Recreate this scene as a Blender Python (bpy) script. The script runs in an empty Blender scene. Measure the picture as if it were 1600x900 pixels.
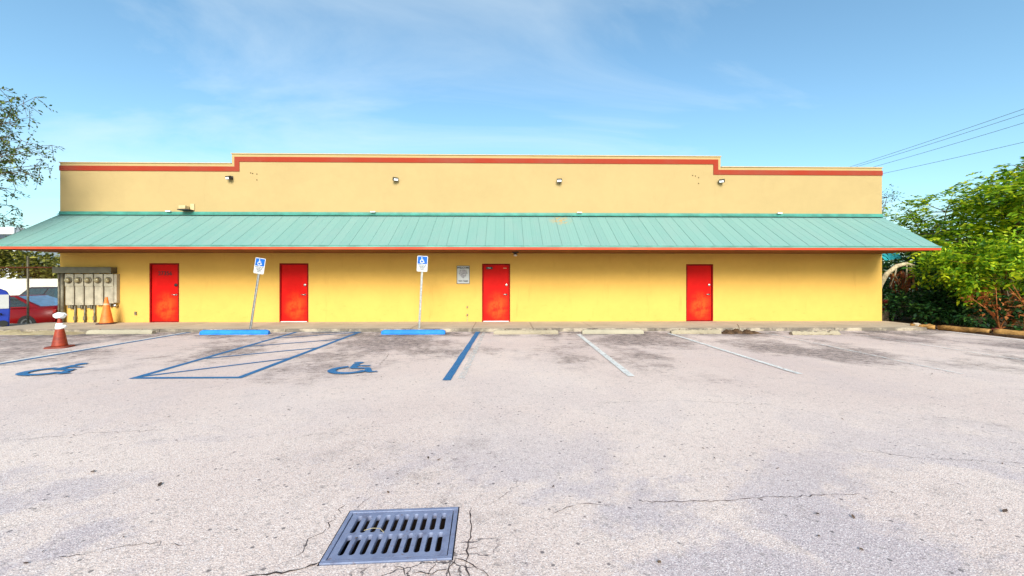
import bpy, bmesh, math, random
import numpy as np
from mathutils import Vector, Matrix
R = math.radians
scene = bpy.context.scene
col = scene.collection

# ---------------------------------------------------------------- camera
cd = bpy.data.cameras.new('camera')
cam = bpy.data.objects.new('camera', cd); col.objects.link(cam)
cam.location = (0, 0, 1.62); cam.rotation_euler = (R(90), 0, R(-1.1))
cd.sensor_width = 36; cd.lens = 14.0; cd.shift_x = 0; cd.shift_y = -13 / 1600
cd.clip_start = .05; cd.clip_end = 6000
scene.camera = cam

# ---------------------------------------------------------------- sky and sun
SUN_EL, SUN_AZ = R(30), R(177)        # azimuth clockwise from +Y: behind the camera
SKY_STRENGTH, SUN_STRENGTH, EXPOSURE = .066, 1.5, 1.97
w = bpy.data.worlds.new('World'); scene.world = w; w.use_nodes = True
nt = w.node_tree; N = nt.nodes; L = nt.links
bg = N['Background']; bg.inputs[1].default_value = SKY_STRENGTH
sky = N.new('ShaderNodeTexSky'); sky.sky_type = 'NISHITA'; sky.sun_disc = False
sky.sun_elevation = SUN_EL; sky.sun_rotation = SUN_AZ
sky.air_density = 1.0; sky.dust_density = 1.6; sky.ozone_density = 1.0; sky.altitude = 0
tc = N.new('ShaderNodeTexCoord')
sep = N.new('ShaderNodeSeparateXYZ'); L.new(tc.outputs['Generated'], sep.inputs[0])
# project the view direction on a high flat layer so that the clouds spread as cirrus does
zz = N.new('ShaderNodeMath'); zz.operation = 'ADD'; zz.inputs[1].default_value = .12; L.new(sep.outputs[2], zz.inputs[0])
dx = N.new('ShaderNodeMath'); dx.operation = 'DIVIDE'; L.new(sep.outputs[0], dx.inputs[0]); L.new(zz.outputs[0], dx.inputs[1])
dy = N.new('ShaderNodeMath'); dy.operation = 'DIVIDE'; L.new(sep.outputs[1], dy.inputs[0]); L.new(zz.outputs[0], dy.inputs[1])
cmb = N.new('ShaderNodeCombineXYZ'); L.new(dx.outputs[0], cmb.inputs[0]); L.new(dy.outputs[0], cmb.inputs[1])
mp = N.new('ShaderNodeMapping'); mp.inputs['Rotation'].default_value = (0, 0, R(-70)); mp.inputs['Scale'].default_value = (.6, 1.4, 1)
mp.inputs['Location'].default_value = (12.1, 3.3, 0)
L.new(cmb.outputs[0], mp.inputs[0])
cn = N.new('ShaderNodeTexNoise'); cn.inputs['Scale'].default_value = .8; cn.inputs['Detail'].default_value = 9
cn.inputs['Roughness'].default_value = .58; cn.inputs['Distortion'].default_value = .7
L.new(mp.outputs[0], cn.inputs['Vector'])
cr = N.new('ShaderNodeMapRange'); cr.inputs[1].default_value = .50; cr.inputs[2].default_value = .82; cr.inputs[3].default_value = 0; cr.inputs[4].default_value = .6
L.new(cn.outputs['Fac'], cr.inputs[0])
cm = N.new('ShaderNodeMixRGB'); L.new(cr.outputs[0], cm.inputs[0]); tn = N.new('ShaderNodeMixRGB'); tn.blend_type = 'MULTIPLY'; tn.inputs[0].default_value = 1; tn.inputs[2].default_value = (.74, .97, .965, 1); L.new(sky.outputs[0], tn.inputs[1])   # white balance
L.new(tn.outputs[0], cm.inputs[1]); cm.inputs[2].default_value = (3.7, 4.2, 4.4, 1)
L.new(cm.outputs[0], bg.inputs[0])

sd = bpy.data.lights.new('sun', 'SUN'); sd.energy = SUN_STRENGTH; sd.angle = R(28); sd.color = (1, .945, .88)
so = bpy.data.objects.new('sun', sd); col.objects.link(so); so.location = (-20, -30, 30)
sdir = Vector((math.sin(SUN_AZ) * math.cos(SUN_EL), math.cos(SUN_AZ) * math.cos(SUN_EL), math.sin(SUN_EL)))
so.rotation_euler = sdir.to_track_quat('Z', 'Y').to_euler()
vs = scene.view_settings
vs.view_transform = 'Standard'; vs.look = 'None'; vs.gamma = 1; vs.exposure = EXPOSURE; vs.use_curve_mapping = False

# ---------------------------------------------------------------- helpers
class MB:
    def __init__(s): s.v = []; s.f = []
    def add(s, vs_, fs):
        o = len(s.v); s.v += [tuple(p) for p in vs_]; s.f += [tuple(i + o for i in f) for f in fs]; return s
    def box(s, x0, x1, y0, y1, z0, z1):
        return s.add([(x0,y0,z0),(x1,y0,z0),(x1,y1,z0),(x0,y1,z0),(x0,y0,z1),(x1,y0,z1),(x1,y1,z1),(x0,y1,z1)],
                     [(3,2,1,0),(4,5,6,7),(0,1,5,4),(1,2,6,5),(2,3,7,6),(3,0,4,7)])
    def tube(s, pts, radii, n=8, cap=True):
        pts = [Vector(p) for p in pts]
        if not hasattr(radii, '__len__'): radii = [radii] * len(pts)
        vs_, fs = [], []
        for i, p in enumerate(pts):
            t = (pts[min(i+1, len(pts)-1)] - pts[max(i-1, 0)]).normalized()
            a = t.cross(Vector((0, 0, 1)))
            if a.length < .05: a = t.cross(Vector((1, 0, 0)))
            a.normalize(); b = t.cross(a)
            for k in range(n):
                an = 2 * math.pi * k / n
                vs_.append(p + (a * math.cos(an) + b * math.sin(an)) * radii[i])
        for i in range(len(pts) - 1):
            for k in range(n):
                k2 = (k + 1) % n
                fs.append((i*n+k, i*n+k2, (i+1)*n+k2, (i+1)*n+k))
        if cap: fs.append(tuple(range(n))[::-1]); fs.append(tuple(range((len(pts)-1)*n, len(pts)*n)))
        return s.add(vs_, fs)
    def lathe(s, prof, c=(0, 0, 0), n=24, axis='z'):
        vs_, fs = [], []
        for r, h in prof:
            for k in range(n):
                a = 2 * math.pi * k / n
                p = (r*math.cos(a), r*math.sin(a), h)
                if axis == 'y': p = (p[0], -p[2], p[1])
                vs_.append((p[0]+c[0], p[1]+c[1], p[2]+c[2]))
        for i in range(len(prof) - 1):
            for k in range(n):
                k2 = (k + 1) % n; fs.append((i*n+k, i*n+k2, (i+1)*n+k2, (i+1)*n+k))
        fs.append(tuple(range((len(prof)-1)*n, len(prof)*n))); fs.append(tuple(range(n))[::-1])
        return s.add(vs_, fs)
    def prism_y(s, pts, y0, y1):          # outline in xz, counter-clockwise seen from -Y
        n = len(pts)
        vs_ = [(x, y0, z) for x, z in pts] + [(x, y1, z) for x, z in pts]
        return s.add(vs_, [tuple(range(n)), tuple(range(2*n-1, n-1, -1))] + [(i+n, (i+1) % n + n, (i+1) % n, i) for i in range(n)])
    def mesh(s, name, smooth=False):
        m = bpy.data.meshes.new(name); m.from_pydata(s.v, [], s.f); m.update()
        if smooth: m.polygons.foreach_set('use_smooth', [True] * len(m.polygons))
        return m
    def build(s, name, mat, parent=None, loc=(0, 0, 0), rot=(0, 0, 0), smooth=False, bevel=0):
        return obj(name, s.mesh(name, smooth), mat, parent, loc, rot, bevel)

def obj(name, me, mat, parent=None, loc=(0, 0, 0), rot=(0, 0, 0), bevel=0):
    if mat and not me.materials: me.materials.append(mat)
    o = bpy.data.objects.new(name, me); col.objects.link(o); o.location = loc; o.rotation_euler = rot
    if parent: o.parent = parent
    if bevel:
        b = o.modifiers.new('bevel', 'BEVEL'); b.width = bevel; b.segments = 2; b.limit_method = 'ANGLE'
    return o
def empty(name, loc=(0, 0, 0), rz=0):
    o = bpy.data.objects.new(name, None); col.objects.link(o); o.location = loc; o.rotation_euler = (0, 0, rz); o.empty_display_size = .2; return o
def tag(o, label=None, cat=None, group=None, kind=None):
    if label: o['label'] = label
    if cat: o['category'] = cat
    if group: o['group'] = group
    if kind: o['kind'] = kind
    return o
def text_mesh(txt, size, ext=.001, align='CENTER', bold=.0):
    cu = bpy.data.curves.new('lettering', 'FONT'); cu.body = txt; cu.size = size; cu.align_x = align; cu.align_y = 'CENTER'; cu.extrude = ext; cu.resolution_u = 3; cu.offset = bold
    t = bpy.data.objects.new('lettering', cu); col.objects.link(t)
    me = bpy.data.meshes.new_from_object(t.evaluated_get(bpy.context.evaluated_depsgraph_get()))
    bpy.data.objects.remove(t); bpy.data.curves.remove(cu); me.name = 'lettering'; me.materials.clear(); return me

# ---------------------------------------------------------------- materials
def nodes(name):
    m = bpy.data.materials.new(name); m.use_nodes = True; return m, m.node_tree.nodes, m.node_tree.links, m.node_tree.nodes['Principled BSDF']
class G:                                       # little graph builder
    def __init__(s, name): s.m, s.n, s.l, s.b = nodes(name); s.out = s.n['Material Output']; s.c = s.n.new('ShaderNodeTexCoord').outputs['Object']
    def link(s, a, b): s.l.new(a, b)
    def map(s, scale=(1, 1, 1), loc=(0, 0, 0), rot=(0, 0, 0), v=None):
        k = s.n.new('ShaderNodeMapping'); k.inputs['Scale'].default_value = scale; k.inputs['Location'].default_value = loc; k.inputs['Rotation'].default_value = rot
        s.link(v or s.c, k.inputs[0]); return k.outputs[0]
    def noise(s, scale, detail=5, rough=.55, dist=0, v=None, out='Fac'):
        k = s.n.new('ShaderNodeTexNoise'); k.inputs['Scale'].default_value = scale; k.inputs['Detail'].default_value = detail
        k.inputs['Roughness'].default_value = rough; k.inputs['Distortion'].default_value = dist; s.link(v or s.c, k.inputs['Vector']); return k.outputs[out]
    def vor(s, scale, feature='F1', v=None, out='Distance', rnd=1):
        k = s.n.new('ShaderNodeTexVoronoi'); k.feature = feature; k.inputs['Scale'].default_value = scale; k.inputs['Randomness'].default_value = rnd; s.link(v or s.c, k.inputs['Vector']); return k.outputs[out]
    def mr(s, x, a, b, c=0, d=1):
        k = s.n.new('ShaderNodeMapRange'); k.interpolation_type = 'SMOOTHSTEP'
        s.link(x, k.inputs[0])
        for i, q in enumerate((a, b, c, d)): k.inputs[i+1].default_value = q
        return k.outputs[0]
    def math(s, op, a, b=None):
        k = s.n.new('ShaderNodeMath'); k.operation = op
        for i, q in enumerate((a, b)):
            if q is None: continue
            if isinstance(q, (int, float)): k.inputs[i].default_value = q
            else: s.link(q, k.inputs[i])
        return k.outputs[0]
    def mix(s, f, a, b, mode='MIX'):
        k = s.n.new('ShaderNodeMixRGB'); k.blend_type = mode
        for i, q in enumerate((f, a, b)):
            if isinstance(q, (int, float)): k.inputs[i].default_value = q
            elif isinstance(q, tuple): k.inputs[i].default_value = q if len(q) == 4 else q + (1,)
            else: s.link(q, k.inputs[i])
        return k.outputs[0]
    def xyz(s, v=None):
        k = s.n.new('ShaderNodeSeparateXYZ'); s.link(v or s.c, k.inputs[0]); return k.outputs
    def bump(s, h, strength, dist=.01):
        k = s.n.new('ShaderNodeBump'); k.inputs['Strength'].default_value = strength; k.inputs['Distance'].default_value = dist
        s.link(h, k.inputs['Height']); s.link(k.outputs[0], s.b.inputs['Normal'])
    def done(s, colour, rough=.7, metal=0, spec=None):
        if isinstance(colour, tuple): s.b.inputs['Base Color'].default_value = colour + (1,)
        else: s.link(colour, s.b.inputs['Base Color'])
        if isinstance(rough, (int, float)): s.b.inputs['Roughness'].default_value = rough
        else: s.link(rough, s.b.inputs['Roughness'])
        s.b.inputs['Metallic'].default_value = metal
        if spec is not None: s.b.inputs['Specular IOR Level'].default_value = spec
        return s.m
def plain(name, c, rough=.6, metal=0, var=.25, scale=6, spec=None, bump=0, bscale=60):
    g = G(name); n = g.noise(scale, 6, .6)
    d = tuple(x * (1 - var) for x in c); e = tuple(min(1, x * (1 + var * .5)) for x in c)
    k = g.mix(g.mr(n, .3, .7), d, e)
    if bump: g.bump(g.noise(bscale, 4), bump, .01)
    return g.done(k, rough, metal, spec)

def stucco(name, c, dirt, dirt_amt, streak=True):
    g = G(name)
    k = g.mix(g.mr(g.noise(.55, 7, .6), .3, .72), tuple(x * .93 for x in c), c)
    k = g.mix(g.mr(g.noise(3.5, 6, .65), .35, .75, 0, .35), k, tuple(min(1, x * 1.08) for x in c))
    pt = g.vor(.55, 'F1', v=g.map((1, 1, 1.6)), out='Color'); k = g.mix(g.mr(g.xyz(pt)[0], .55, .60, 0, .10), k, tuple(min(1, x * .82) for x in c))      # repainted patches
    if streak:                                 # rain streaks and mildew specks
        st = g.noise(2.2, 8, .7, v=g.map((1.6, 1, .22)))
        k = g.mix(g.mr(st, .56, .8, 0, dirt_amt), k, dirt)
    sp = g.noise(9, 7, .75, v=g.map((1, 1, 1.4)))
    k = g.mix(g.mr(sp, .63, .74, 0, dirt_amt), k, dirt)
    sc = g.noise(4.5, 9, .78, v=g.map((.7, 1, 1.8), (2.2, 0, .7))); z_ = g.xyz()[2]
    k = g.mix(g.math('MULTIPLY', g.mr(sc, .55, .70, 0, .55), g.mr(z_, .25, 1.1, 1, .12)), k, dirt)      # scuffs, most of them low down
    g.bump(g.noise(38, 6, .7), .55, .012)
    return g.done(k, .88, spec=.2)

M = {}
M['cream'] = stucco('cream stucco', (.385, .275, .125), (.24, .16, .07), .22)
M['yellow'] = stucco('yellow stucco', (.62, .365, .085), (.33, .155, .03), .38)
g = G('red band paint'); k = g.mix(g.mr(g.noise(.35, 6, .65), .42, .66), (.27, .026, .009), (.235, .045, .025))
k = g.mix(g.mr(g.noise(2.2, 7, .7), .62, .72, 0, .5), k, (.38, .14, .09)); g.bump(g.noise(38, 6, .7), .4, .01); M['band'] = g.done(k, .8, spec=.2)
M['coping'] = stucco('cream coping', (.50, .35, .18), (.18, .13, .08), .45)

def roof_mat():
    g = G('teal painted metal'); info = g.n.new('ShaderNodeObjectInfo').outputs['Random']
    geo = g.n.new('ShaderNodeNewGeometry').outputs['Position']
    k = g.mix(g.mr(info, 0, 1), (.145, .275, .245), (.16, .29, .257))
    k = g.mix(g.mr(g.noise(1.3, 6, .65, v=g.map((1.2, .5, .5), v=geo)), .38, .72, 0, .55), k, (.18, .28, .255))
    x = g.xyz(geo)
    st = g.noise(5, 7, .7, v=g.map((3, .35, .35), v=geo))
    k = g.mix(g.mr(st, .6, .78, 0, .35), k, (.14, .21, .19))
    d = g.n.new('ShaderNodeVectorMath'); d.operation = 'DISTANCE'; g.link(geo, d.inputs[0]); d.inputs[1].default_value = (2.0, 14.15, 3.72)   # one rusty spot
    rs = g.math('MULTIPLY', g.mr(d.outputs['Value'], .1, .5, 1, 0), g.mr(g.noise(9, 5, v=geo), .42, .6))
    k = g.mix(g.math('MULTIPLY', rs, .8), k, (.42, .23, .06))
    g.b.inputs['Coat Weight'].default_value = .1
    return g.done(k, .65, 0, .25)
M['roof'] = roof_mat()
M['teal_trim'] = plain('teal trim paint', (.045, .22, .17), .5, var=.3, scale=2)
M['teal_edge'] = plain('pale teal edge paint', (.15, .34, .29), .5, var=.25, scale=2)
g = G('orange red fascia paint'); k = g.mix(g.mr(g.noise(.4, 6, .65), .4, .65), (.48, .04, .012), (.50, .09, .035)); M['fascia'] = g.done(k, .6, spec=.3)
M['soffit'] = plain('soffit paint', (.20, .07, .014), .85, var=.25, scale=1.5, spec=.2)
M['vent'] = plain('dark vent mesh', (.07, .035, .012), .8, spec=.2)

def door_mat():
    g = G('red door paint'); x = g.xyz()
    k = g.mix(g.mr(g.noise(1.5, 5), .3, .7), (.50, .003, .002), (.60, .005, .003))
    d = g.n.new('ShaderNodeVectorMath'); d.operation = 'DISTANCE'; g.link(g.map((1, 1, .75)), d.inputs[0]); d.inputs[1].default_value = (.05, 0, .38)
    f = g.math('MULTIPLY', g.mr(d.outputs['Value'], .08, .55, 1, 0), g.mr(g.noise(3.4, 6, .65), .32, .62))
    k = g.mix(g.math('MULTIPLY', f, .75), k, (.72, .085, .010))          # faded lower half
    k = g.mix(g.mr(g.noise(7, 7, .75, v=g.map((1, 1, .6))), .63, .74, 0, .4), k, (.28, .012, .006))
    return g.done(k, .6, spec=.12)
M['door'] = door_mat()
M['door_frame'] = plain('red frame paint', (.22, .004, .003), .6, var=.3, spec=.12)
M['steel'] = plain('brushed steel', (.55, .53, .50), .32, 1, var=.2, scale=30)
M['galv'] = plain('galvanised steel', (.36, .37, .38), .5, .75, var=.35, scale=14)
M['black'] = plain('black plastic', (.012, .012, .013), .5)
M['numeral'] = plain('dark red brown numerals', (.05, .002, .002), .7)
M['white'] = plain('white paint', (.78, .78, .76), .6, var=.08)
M['signwhite'] = plain('sign white sheeting', (.46, .46, .46), .5, var=.06)
M['signblue'] = plain('sign blue sheeting', (.002, .085, .36), .5, var=.12, spec=.2)
M['ink'] = plain('sign lettering ink', (.02, .02, .03), .7)
M['lens'] = plain('frosted lamp lens', (.82, .82, .80), .25, var=.05)
M['darkmetal'] = plain('dark bronze metal', (.025, .022, .02), .5, .3)
M['tan_metal'] = plain('tan painted metal', (.50, .37, .19), .6, var=.2)
M['meter_box'] = plain('meter grey enamel', (.36, .31, .23), .5, var=.22, scale=5, spec=.35)
M['trough'] = plain('olive grey trough', (.115, .098, .058), .55, var=.3, scale=4)
M['conduit'] = plain('grey brown conduit', (.17, .145, .10), .55, .3, var=.4, scale=9)
M['meter_glass'] = plain('meter glass', (.30, .24, .13), .08, var=.3, scale=20)

def asphalt():
    g = G('weathered asphalt'); x, y, z = g.xyz()
    base = g.mix(g.mr(g.noise(.22, 6, .6), .34, .66), (.555, .43, .385), (.64, .515, .455))
    lav = g.math('MULTIPLY', g.mr(g.noise(.42, 9, .68, .3, v=g.map((1, 1, 1), (3.1, 1.7, 0))), .48, .56), g.mr(y, 2.4, 5.0, 1, .2))  # lavender patches of rough aggregate, tint also standing for sky reflection and shade
    base = g.mix(g.math('MULTIPLY', lav, .75), base, (.40, .335, .355))
    base = g.mix(g.mr(g.noise(3.5, 10, .75), .50, .70, 0, .34), base, (.33, .265, .245))
    # oily, tyre-darkened wear in the bays: ragged patches made of fine specks
    bay = g.math('MULTIPLY', g.mr(y, 4.6, 9.2), g.mr(y, 12.6, 13.4, 1, 0))
    zone = g.mr(g.noise(.33, 4, .6, 0, v=g.map((1, .7, 1), (7.3, 2.2, 0))), .36, .64)
    oil = g.math('ADD', g.noise(1.7, 12, .80), g.math('MULTIPLY', g.math('SUBTRACT', zone, .5), .30))
    oil = g.math('ADD', oil, g.math('MULTIPLY', g.math('SUBTRACT', bay, 1.0), .24))
    brk = g.mr(g.noise(9, 9, .8), .36, .62, .45, 1)
    base = g.mix(g.math('MULTIPLY', g.mr(oil, .39, .66, 0, .88), brk), base, (.185, .135, .12))
    fine = g.math('ADD', g.noise(6.5, 11, .80, v=g.map((.8, 1.3, 1))), g.math('MULTIPLY', g.math('SUBTRACT', bay, 1.0), .10))
    fine = g.math('ADD', fine, g.math('MULTIPLY', g.math('SUBTRACT', zone, .5), .12))
    base = g.mix(g.mr(fine, .525, .62, 0, .78), base, (.085, .062, .058))
    edge = g.math('MULTIPLY', g.mr(y, 11.0, 11.9), g.mr(g.noise(1.5, 10, .75), .40, .58))     # grime along the wheel stops
    base = g.mix(g.math('MULTIPLY', edge, .8), base, (.045, .034, .03))
    # aggregate
    ag = g.vor(165, 'F1', out='Color'); agx = g.xyz(ag)[0]
    big = g.vor(46, 'F1', out='Color'); bgx = g.xyz(big)[0]
    near = g.mr(y, 2, 9, 1, .5)
    base = g.mix(g.math('MULTIPLY', g.mr(agx, .70, .95, 0, .42), near), base, (.86, .80, .78))
    base = g.mix(g.math('MULTIPLY', g.mr(agx, .32, .06, 0, .52), near), base, (.15, .13, .145))
    base = g.mix(g.math('MULTIPLY', g.mr(bgx, .91, .99, 0, .45), near), base, (.22, .19, .18))
    base = g.mix(g.math('MULTIPLY', g.mr(g.noise(260, 3, .6), .57, .75, 0, .35), near), base, (.19, .17, .18))
    pit = g.vor(11, 'F1'); pc = g.xyz(g.vor(11, 'F1', out='Color'))[1]          # popped stones and chips
    base = g.mix(g.math('MULTIPLY', g.mr(pit, .10, .17, .8, 0), g.mr(pc, .55, .75)), base, (.10, .085, .09))
    chip = g.noise(13, 8, .75, v=g.map((.55, 1.3, 1))); base = g.mix(g.mr(chip, .62, .70, 0, .6), base, (.17, .145, .145))
    # map cracking round the drain, fading out with distance
    cv = g.n.new('ShaderNodeVectorMath'); cv.operation = 'ADD'; g.link(g.c, cv.inputs[0])
    nz = g.n.new('ShaderNodeVectorMath'); nz.operation = 'SCALE'; nz.inputs['Scale'].default_value = .16
    g.link(g.noise(5.5, 5, .6, out='Color'), nz.inputs[0]); g.link(nz.outputs[0], cv.inputs[1])
    dd = g.n.new('ShaderNodeVectorMath'); dd.operation = 'DISTANCE'; g.link(g.c, dd.inputs[0]); dd.inputs[1].default_value = (-.42, 2.15, 0)
    prox = g.math('MULTIPLY', g.mr(dd.outputs['Value'], .30, .62, 1, 0), g.mr(g.noise(2.7, 3, v=g.map((1, 1, 1), (1.9, 4.3, 0))), .44, .54))
    cr = g.math('MULTIPLY', g.mr(g.vor(5.5, 'DISTANCE_TO_EDGE', v=cv.outputs[0]), .006, .035, 1, 0), prox)
    base = g.mix(g.math('MULTIPLY', cr, .85), base, (.03, .024, .03))
    h = g.math('SUBTRACT', g.math('ADD', g.vor(105), g.math('MULTIPLY', g.noise(30, 5), .5)), g.math('MULTIPLY', cr, 2))
    g.bump(h, .35, .006)
    return g.done(base, .9, spec=.25)
M['asphalt'] = asphalt()

def worn_paint(name, c, wear_lo, wear_hi, alpha=1.0):
    g = G(name); g.c = g.n.new('ShaderNodeNewGeometry').outputs['Position']
    k = g.mix(g.mr(g.noise(5, 6, .7), .35, .7), tuple(x * .8 for x in c), c)
    k = g.mix(g.mr(g.vor(105, out='Distance'), .5, .9, 0, .35), k, (.30, .28, .28))
    g.bump(g.vor(105), .3, .005); g.done(k, .75, spec=.25)
    a = g.math('MULTIPLY', g.mr(g.noise(9, 9, .8, .4), wear_lo, wear_hi, 0, 1), alpha)
    t = g.n.new('ShaderNodeBsdfTransparent'); ms = g.n.new('ShaderNodeMixShader')
    g.link(a, ms.inputs[0]); g.link(t.outputs[0], ms.inputs[1]); g.link(g.b.outputs[0], ms.inputs[2]); g.link(ms.outputs[0], g.out.inputs[0])
    return g.m
M['line_blue'] = worn_paint('blue line paint', (.004, .135, .33), .30, .42, .97)
M['line_white'] = worn_paint('white line paint', (.74, .74, .72), .34, .50, .9)
M['line_faint'] = worn_paint('worn white line paint', (.70, .70, .68), .42, .60, .75)
M['crack'] = plain('dark crack soil', (.06, .045, .045), .95, spec=.1)

def concrete(name, c, grime, edge=None):
    g = G(name); g.c = g.n.new('ShaderNodeNewGeometry').outputs['Position']; x, y, z = g.xyz()
    k = g.mix(g.mr(g.noise(.8, 7, .65), .32, .7), tuple(q * .78 for q in c), c)
    k = g.mix(g.mr(g.noise(3.2, 8, .72, .5, v=g.map((.7, 1.2, 1.5))), .54, .72, 0, grime), k, (.13, .10, .075))
    k = g.mix(g.mr(g.noise(70, 3), .5, .72, 0, .3), k, tuple(q * .6 for q in c))
    if edge:                                   # tyre grime on the kerb face and lip
        e = g.math('MULTIPLY', g.mr(y, edge, edge + .14, 1, 0), g.mr(g.noise(1.6, 7, .7), .36, .56))
        k = g.mix(g.math('MULTIPLY', e, .85), k, (.085, .07, .06))
    g.bump(g.noise(55, 6, .7), .4, .008)
    return g.done(k, .9, spec=.2)
M['slab'] = concrete('sidewalk concrete', (.47, .385, .29), .5, 12.40)
M['stop'] = concrete('wheel stop concrete', (.36, .315, .235), .5)
M['old_stop'] = concrete('crumbled wheel stop concrete', (.33, .275, .195), .8)
g = G('blue painted concrete'); g.c = g.n.new('ShaderNodeNewGeometry').outputs['Position']
k = g.mix(g.mr(g.noise(4, 7, .7), .35, .7), (.008, .14, .50), (.014, .20, .60)); k = g.mix(g.mr(g.noise(7, 8, .78), .62, .70, 0, .75), k, (.10, .12, .16))
g.bump(g.noise(45, 6), .4, .008); M['blue_stop'] = g.done(k, .65, spec=.3)
g = G('sandy soil'); k = g.mix(g.mr(g.noise(2, 8, .7), .35, .65), (.30, .235, .13), (.46, .38, .24)); k = g.mix(g.mr(g.noise(6, 8, .75), .55, .68, 0, .7), k, (.13, .12, .045))
g.bump(g.noise(18, 8, .7), .8, .03); M['sand'] = g.done(k, .95, spec=.1)
g = G('mulch soil'); k = g.mix(g.mr(g.noise(5, 8, .75), .35, .65), (.05, .03, .018), (.15, .085, .045)); g.bump(g.noise(24, 8, .75), 1, .03); M['soil'] = g.done(k, .95, spec=.1)
g = G('far ground'); k = g.mix(g.mr(g.noise(.08, 8, .7), .35, .65), (.13, .13, .085), (.22, .20, .16)); M['ground'] = g.done(k, .95, spec=.1)
g = G('cast iron grate'); k = g.mix(g.mr(g.noise(6, 7, .7), .35, .68), (.175, .20, .31), (.235, .265, .385)); k = g.mix(g.mr(g.noise(9, 8, .75), .52, .68, 0, .55), k, (.10, .09, .13)); k = g.mix(g.mr(g.noise(26, 6, .75), .60, .68, 0, .7), k, (.16, .09, .06))
g.bump(g.noise(90, 4), .25, .004); M['iron'] = g.done(k, .68, .3, .4)
M['pit'] = plain('drain pit', (.02, .014, .012), .95, spec=.1)
M['rust'] = plain('rusty steel', (.12, .04, .018), .9, spec=.1)
M['pine'] = plain('dry straw', (.40, .33, .2), .8)

def leaf_mat(name, dark, mid, light, tr=.45, w=(.0, .55, 1)):
    g = G(name); geo = g.n.new('ShaderNodeNewGeometry')
    r = g.n.new('ShaderNodeValToRGB'); g.link(geo.outputs['Random Per Island'], r.inputs[0])
    e = r.color_ramp.elements; e[0].position = w[0]; e[0].color = dark + (1,); e[1].position = w[2]; e[1].color = light + (1,)
    q = e.new(w[1]); q.color = mid + (1,)
    g.done(r.outputs[0], .48, spec=.35)
    t = g.n.new('ShaderNodeBsdfTranslucent'); g.link(r.outputs[0], t.inputs[0]); ms = g.n.new('ShaderNodeMixShader'); ms.inputs[0].default_value = tr
    g.link(g.b.outputs[0], ms.inputs[1]); g.link(t.outputs[0], ms.inputs[2]); g.link(ms.outputs[0], g.out.inputs[0]); return g.m
M['leaf_yellow'] = leaf_mat('yellow green leaves', (.035, .12, .005), (.22, .38, .010), (.68, .68, .02))
M['leaf_lime'] = leaf_mat('lime green leaves', (.035, .13, .006), (.25, .43, .012), (.72, .76, .025))
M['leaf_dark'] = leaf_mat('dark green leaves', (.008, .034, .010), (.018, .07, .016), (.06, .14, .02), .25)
M['leaf_left'] = leaf_mat('small olive leaves', (.02, .05, .008), (.07, .12, .016), (.20, .23, .035), .3)
M['leaf_hedge'] = leaf_mat('olive hedge leaves', (.03, .045, .006), (.13, .13, .014), (.36, .32, .06), .35)
M['leaf_far'] = leaf_mat('thin grey green leaves', (.03, .05, .03), (.06, .085, .05), (.10, .13, .07), .3)
M['leaf_dry'] = leaf_mat('dry rust leaves', (.16, .03, .012), (.36, .09, .02), (.52, .22, .06), .3)
M['litter'] = leaf_mat('fallen brown leaves', (.04, .025, .016), (.09, .05, .03), (.16, .10, .06), .05)
M['bark'] = plain('grey brown bark', (.14, .10, .065), .9, var=.5, scale=12, bump=.6, bscale=30, spec=.1)
M['stem'] = plain('orange brown stems', (.30, .10, .03), .85, var=.5, scale=8, spec=.1)
M['pale_bark'] = plain('bleached dead wood', (.56, .45, .28), .85, var=.4, scale=10, bump=.5, bscale=25, spec=.1)
M['log'] = plain('weathered timber edging', (.36, .19, .06), .9, var=.5, scale=7, bump=.6, bscale=20, spec=.1)
g = G('orange cone vinyl'); k = g.mix(g.mr(g.noise(5, 6, .7), .35, .7), (.62, .12, .018), (.80, .20, .03)); k = g.mix(g.mr(g.noise(14, 7, .75), .58, .7, 0, .5), k, (.25, .06, .02)); M['cone_orange'] = g.done(k, .55, spec=.35)
g = G('faded red cone vinyl'); k = g.mix(g.mr(g.noise(6, 6, .7), .35, .7), (.17, .018, .008), (.34, .04, .010)); k = g.mix(g.mr(g.noise(11, 7, .75, v=g.map((1, 1, 2))), .58, .7, 0, .6), k, (.10, .018, .012)); M['cone_red'] = g.done(k, .55, spec=.35)
M['cone_base'] = plain('dark cone base rubber', (.05, .014, .012), .8)
M['cone_base_red'] = plain('red brown cone base rubber', (.20, .035, .018), .75)
M['cloth'] = plain('white plastic bag', (.82, .80, .76), .5, var=.12, scale=14, bump=.5, bscale=30)
M['car_red'] = plain('red car paint', (.22, .001, .004), .35, var=.08, spec=.25)
M['car_dark'] = plain('black car paint', (.02, .012, .012), .25, var=.1, spec=.6)
M['glass'] = plain('tinted car glass', (.02, .035, .035), .06, spec=.8)
M['sky_glass'] = plain('rear screen sky tint', (.45, .62, .70), .05, .9, spec=.8)  # pale blue mirror tint puts the reflected sky into the glass colour
M['tyre'] = plain('tyre rubber', (.016, .016, .016), .85)
M['rim'] = plain('alloy rim', (.38, .38, .38), .35, .8)
M['tail'] = plain('tail lamp', (.42, .02, .015), .2, spec=.6)
M['blue_plastic'] = plain('blue plastic', (.006, .03, .30), .45, var=.2)
M['offwhite'] = plain('off white wall paint', (.66, .60, .50), .85, var=.12, scale=1.5, spec=.2)
M['farwhite'] = plain('far white wall', (.72, .72, .72), .8, var=.06, spec=.2)
M['fardark'] = plain('far dark window band', (.04, .05, .07), .3, spec=.5)
M['cable'] = plain('grey cable', (.11, .12, .13), .7)
M['pole_wood'] = plain('utility pole wood', (.16, .12, .09), .9, var=.4, scale=6)
M['teal_tarp'] = plain('teal tarpaulin', (.03, .40, .42), .6, var=.2)
M['red_pot'] = plain('dark red pot', (.20, .02, .015), .6)

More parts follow.
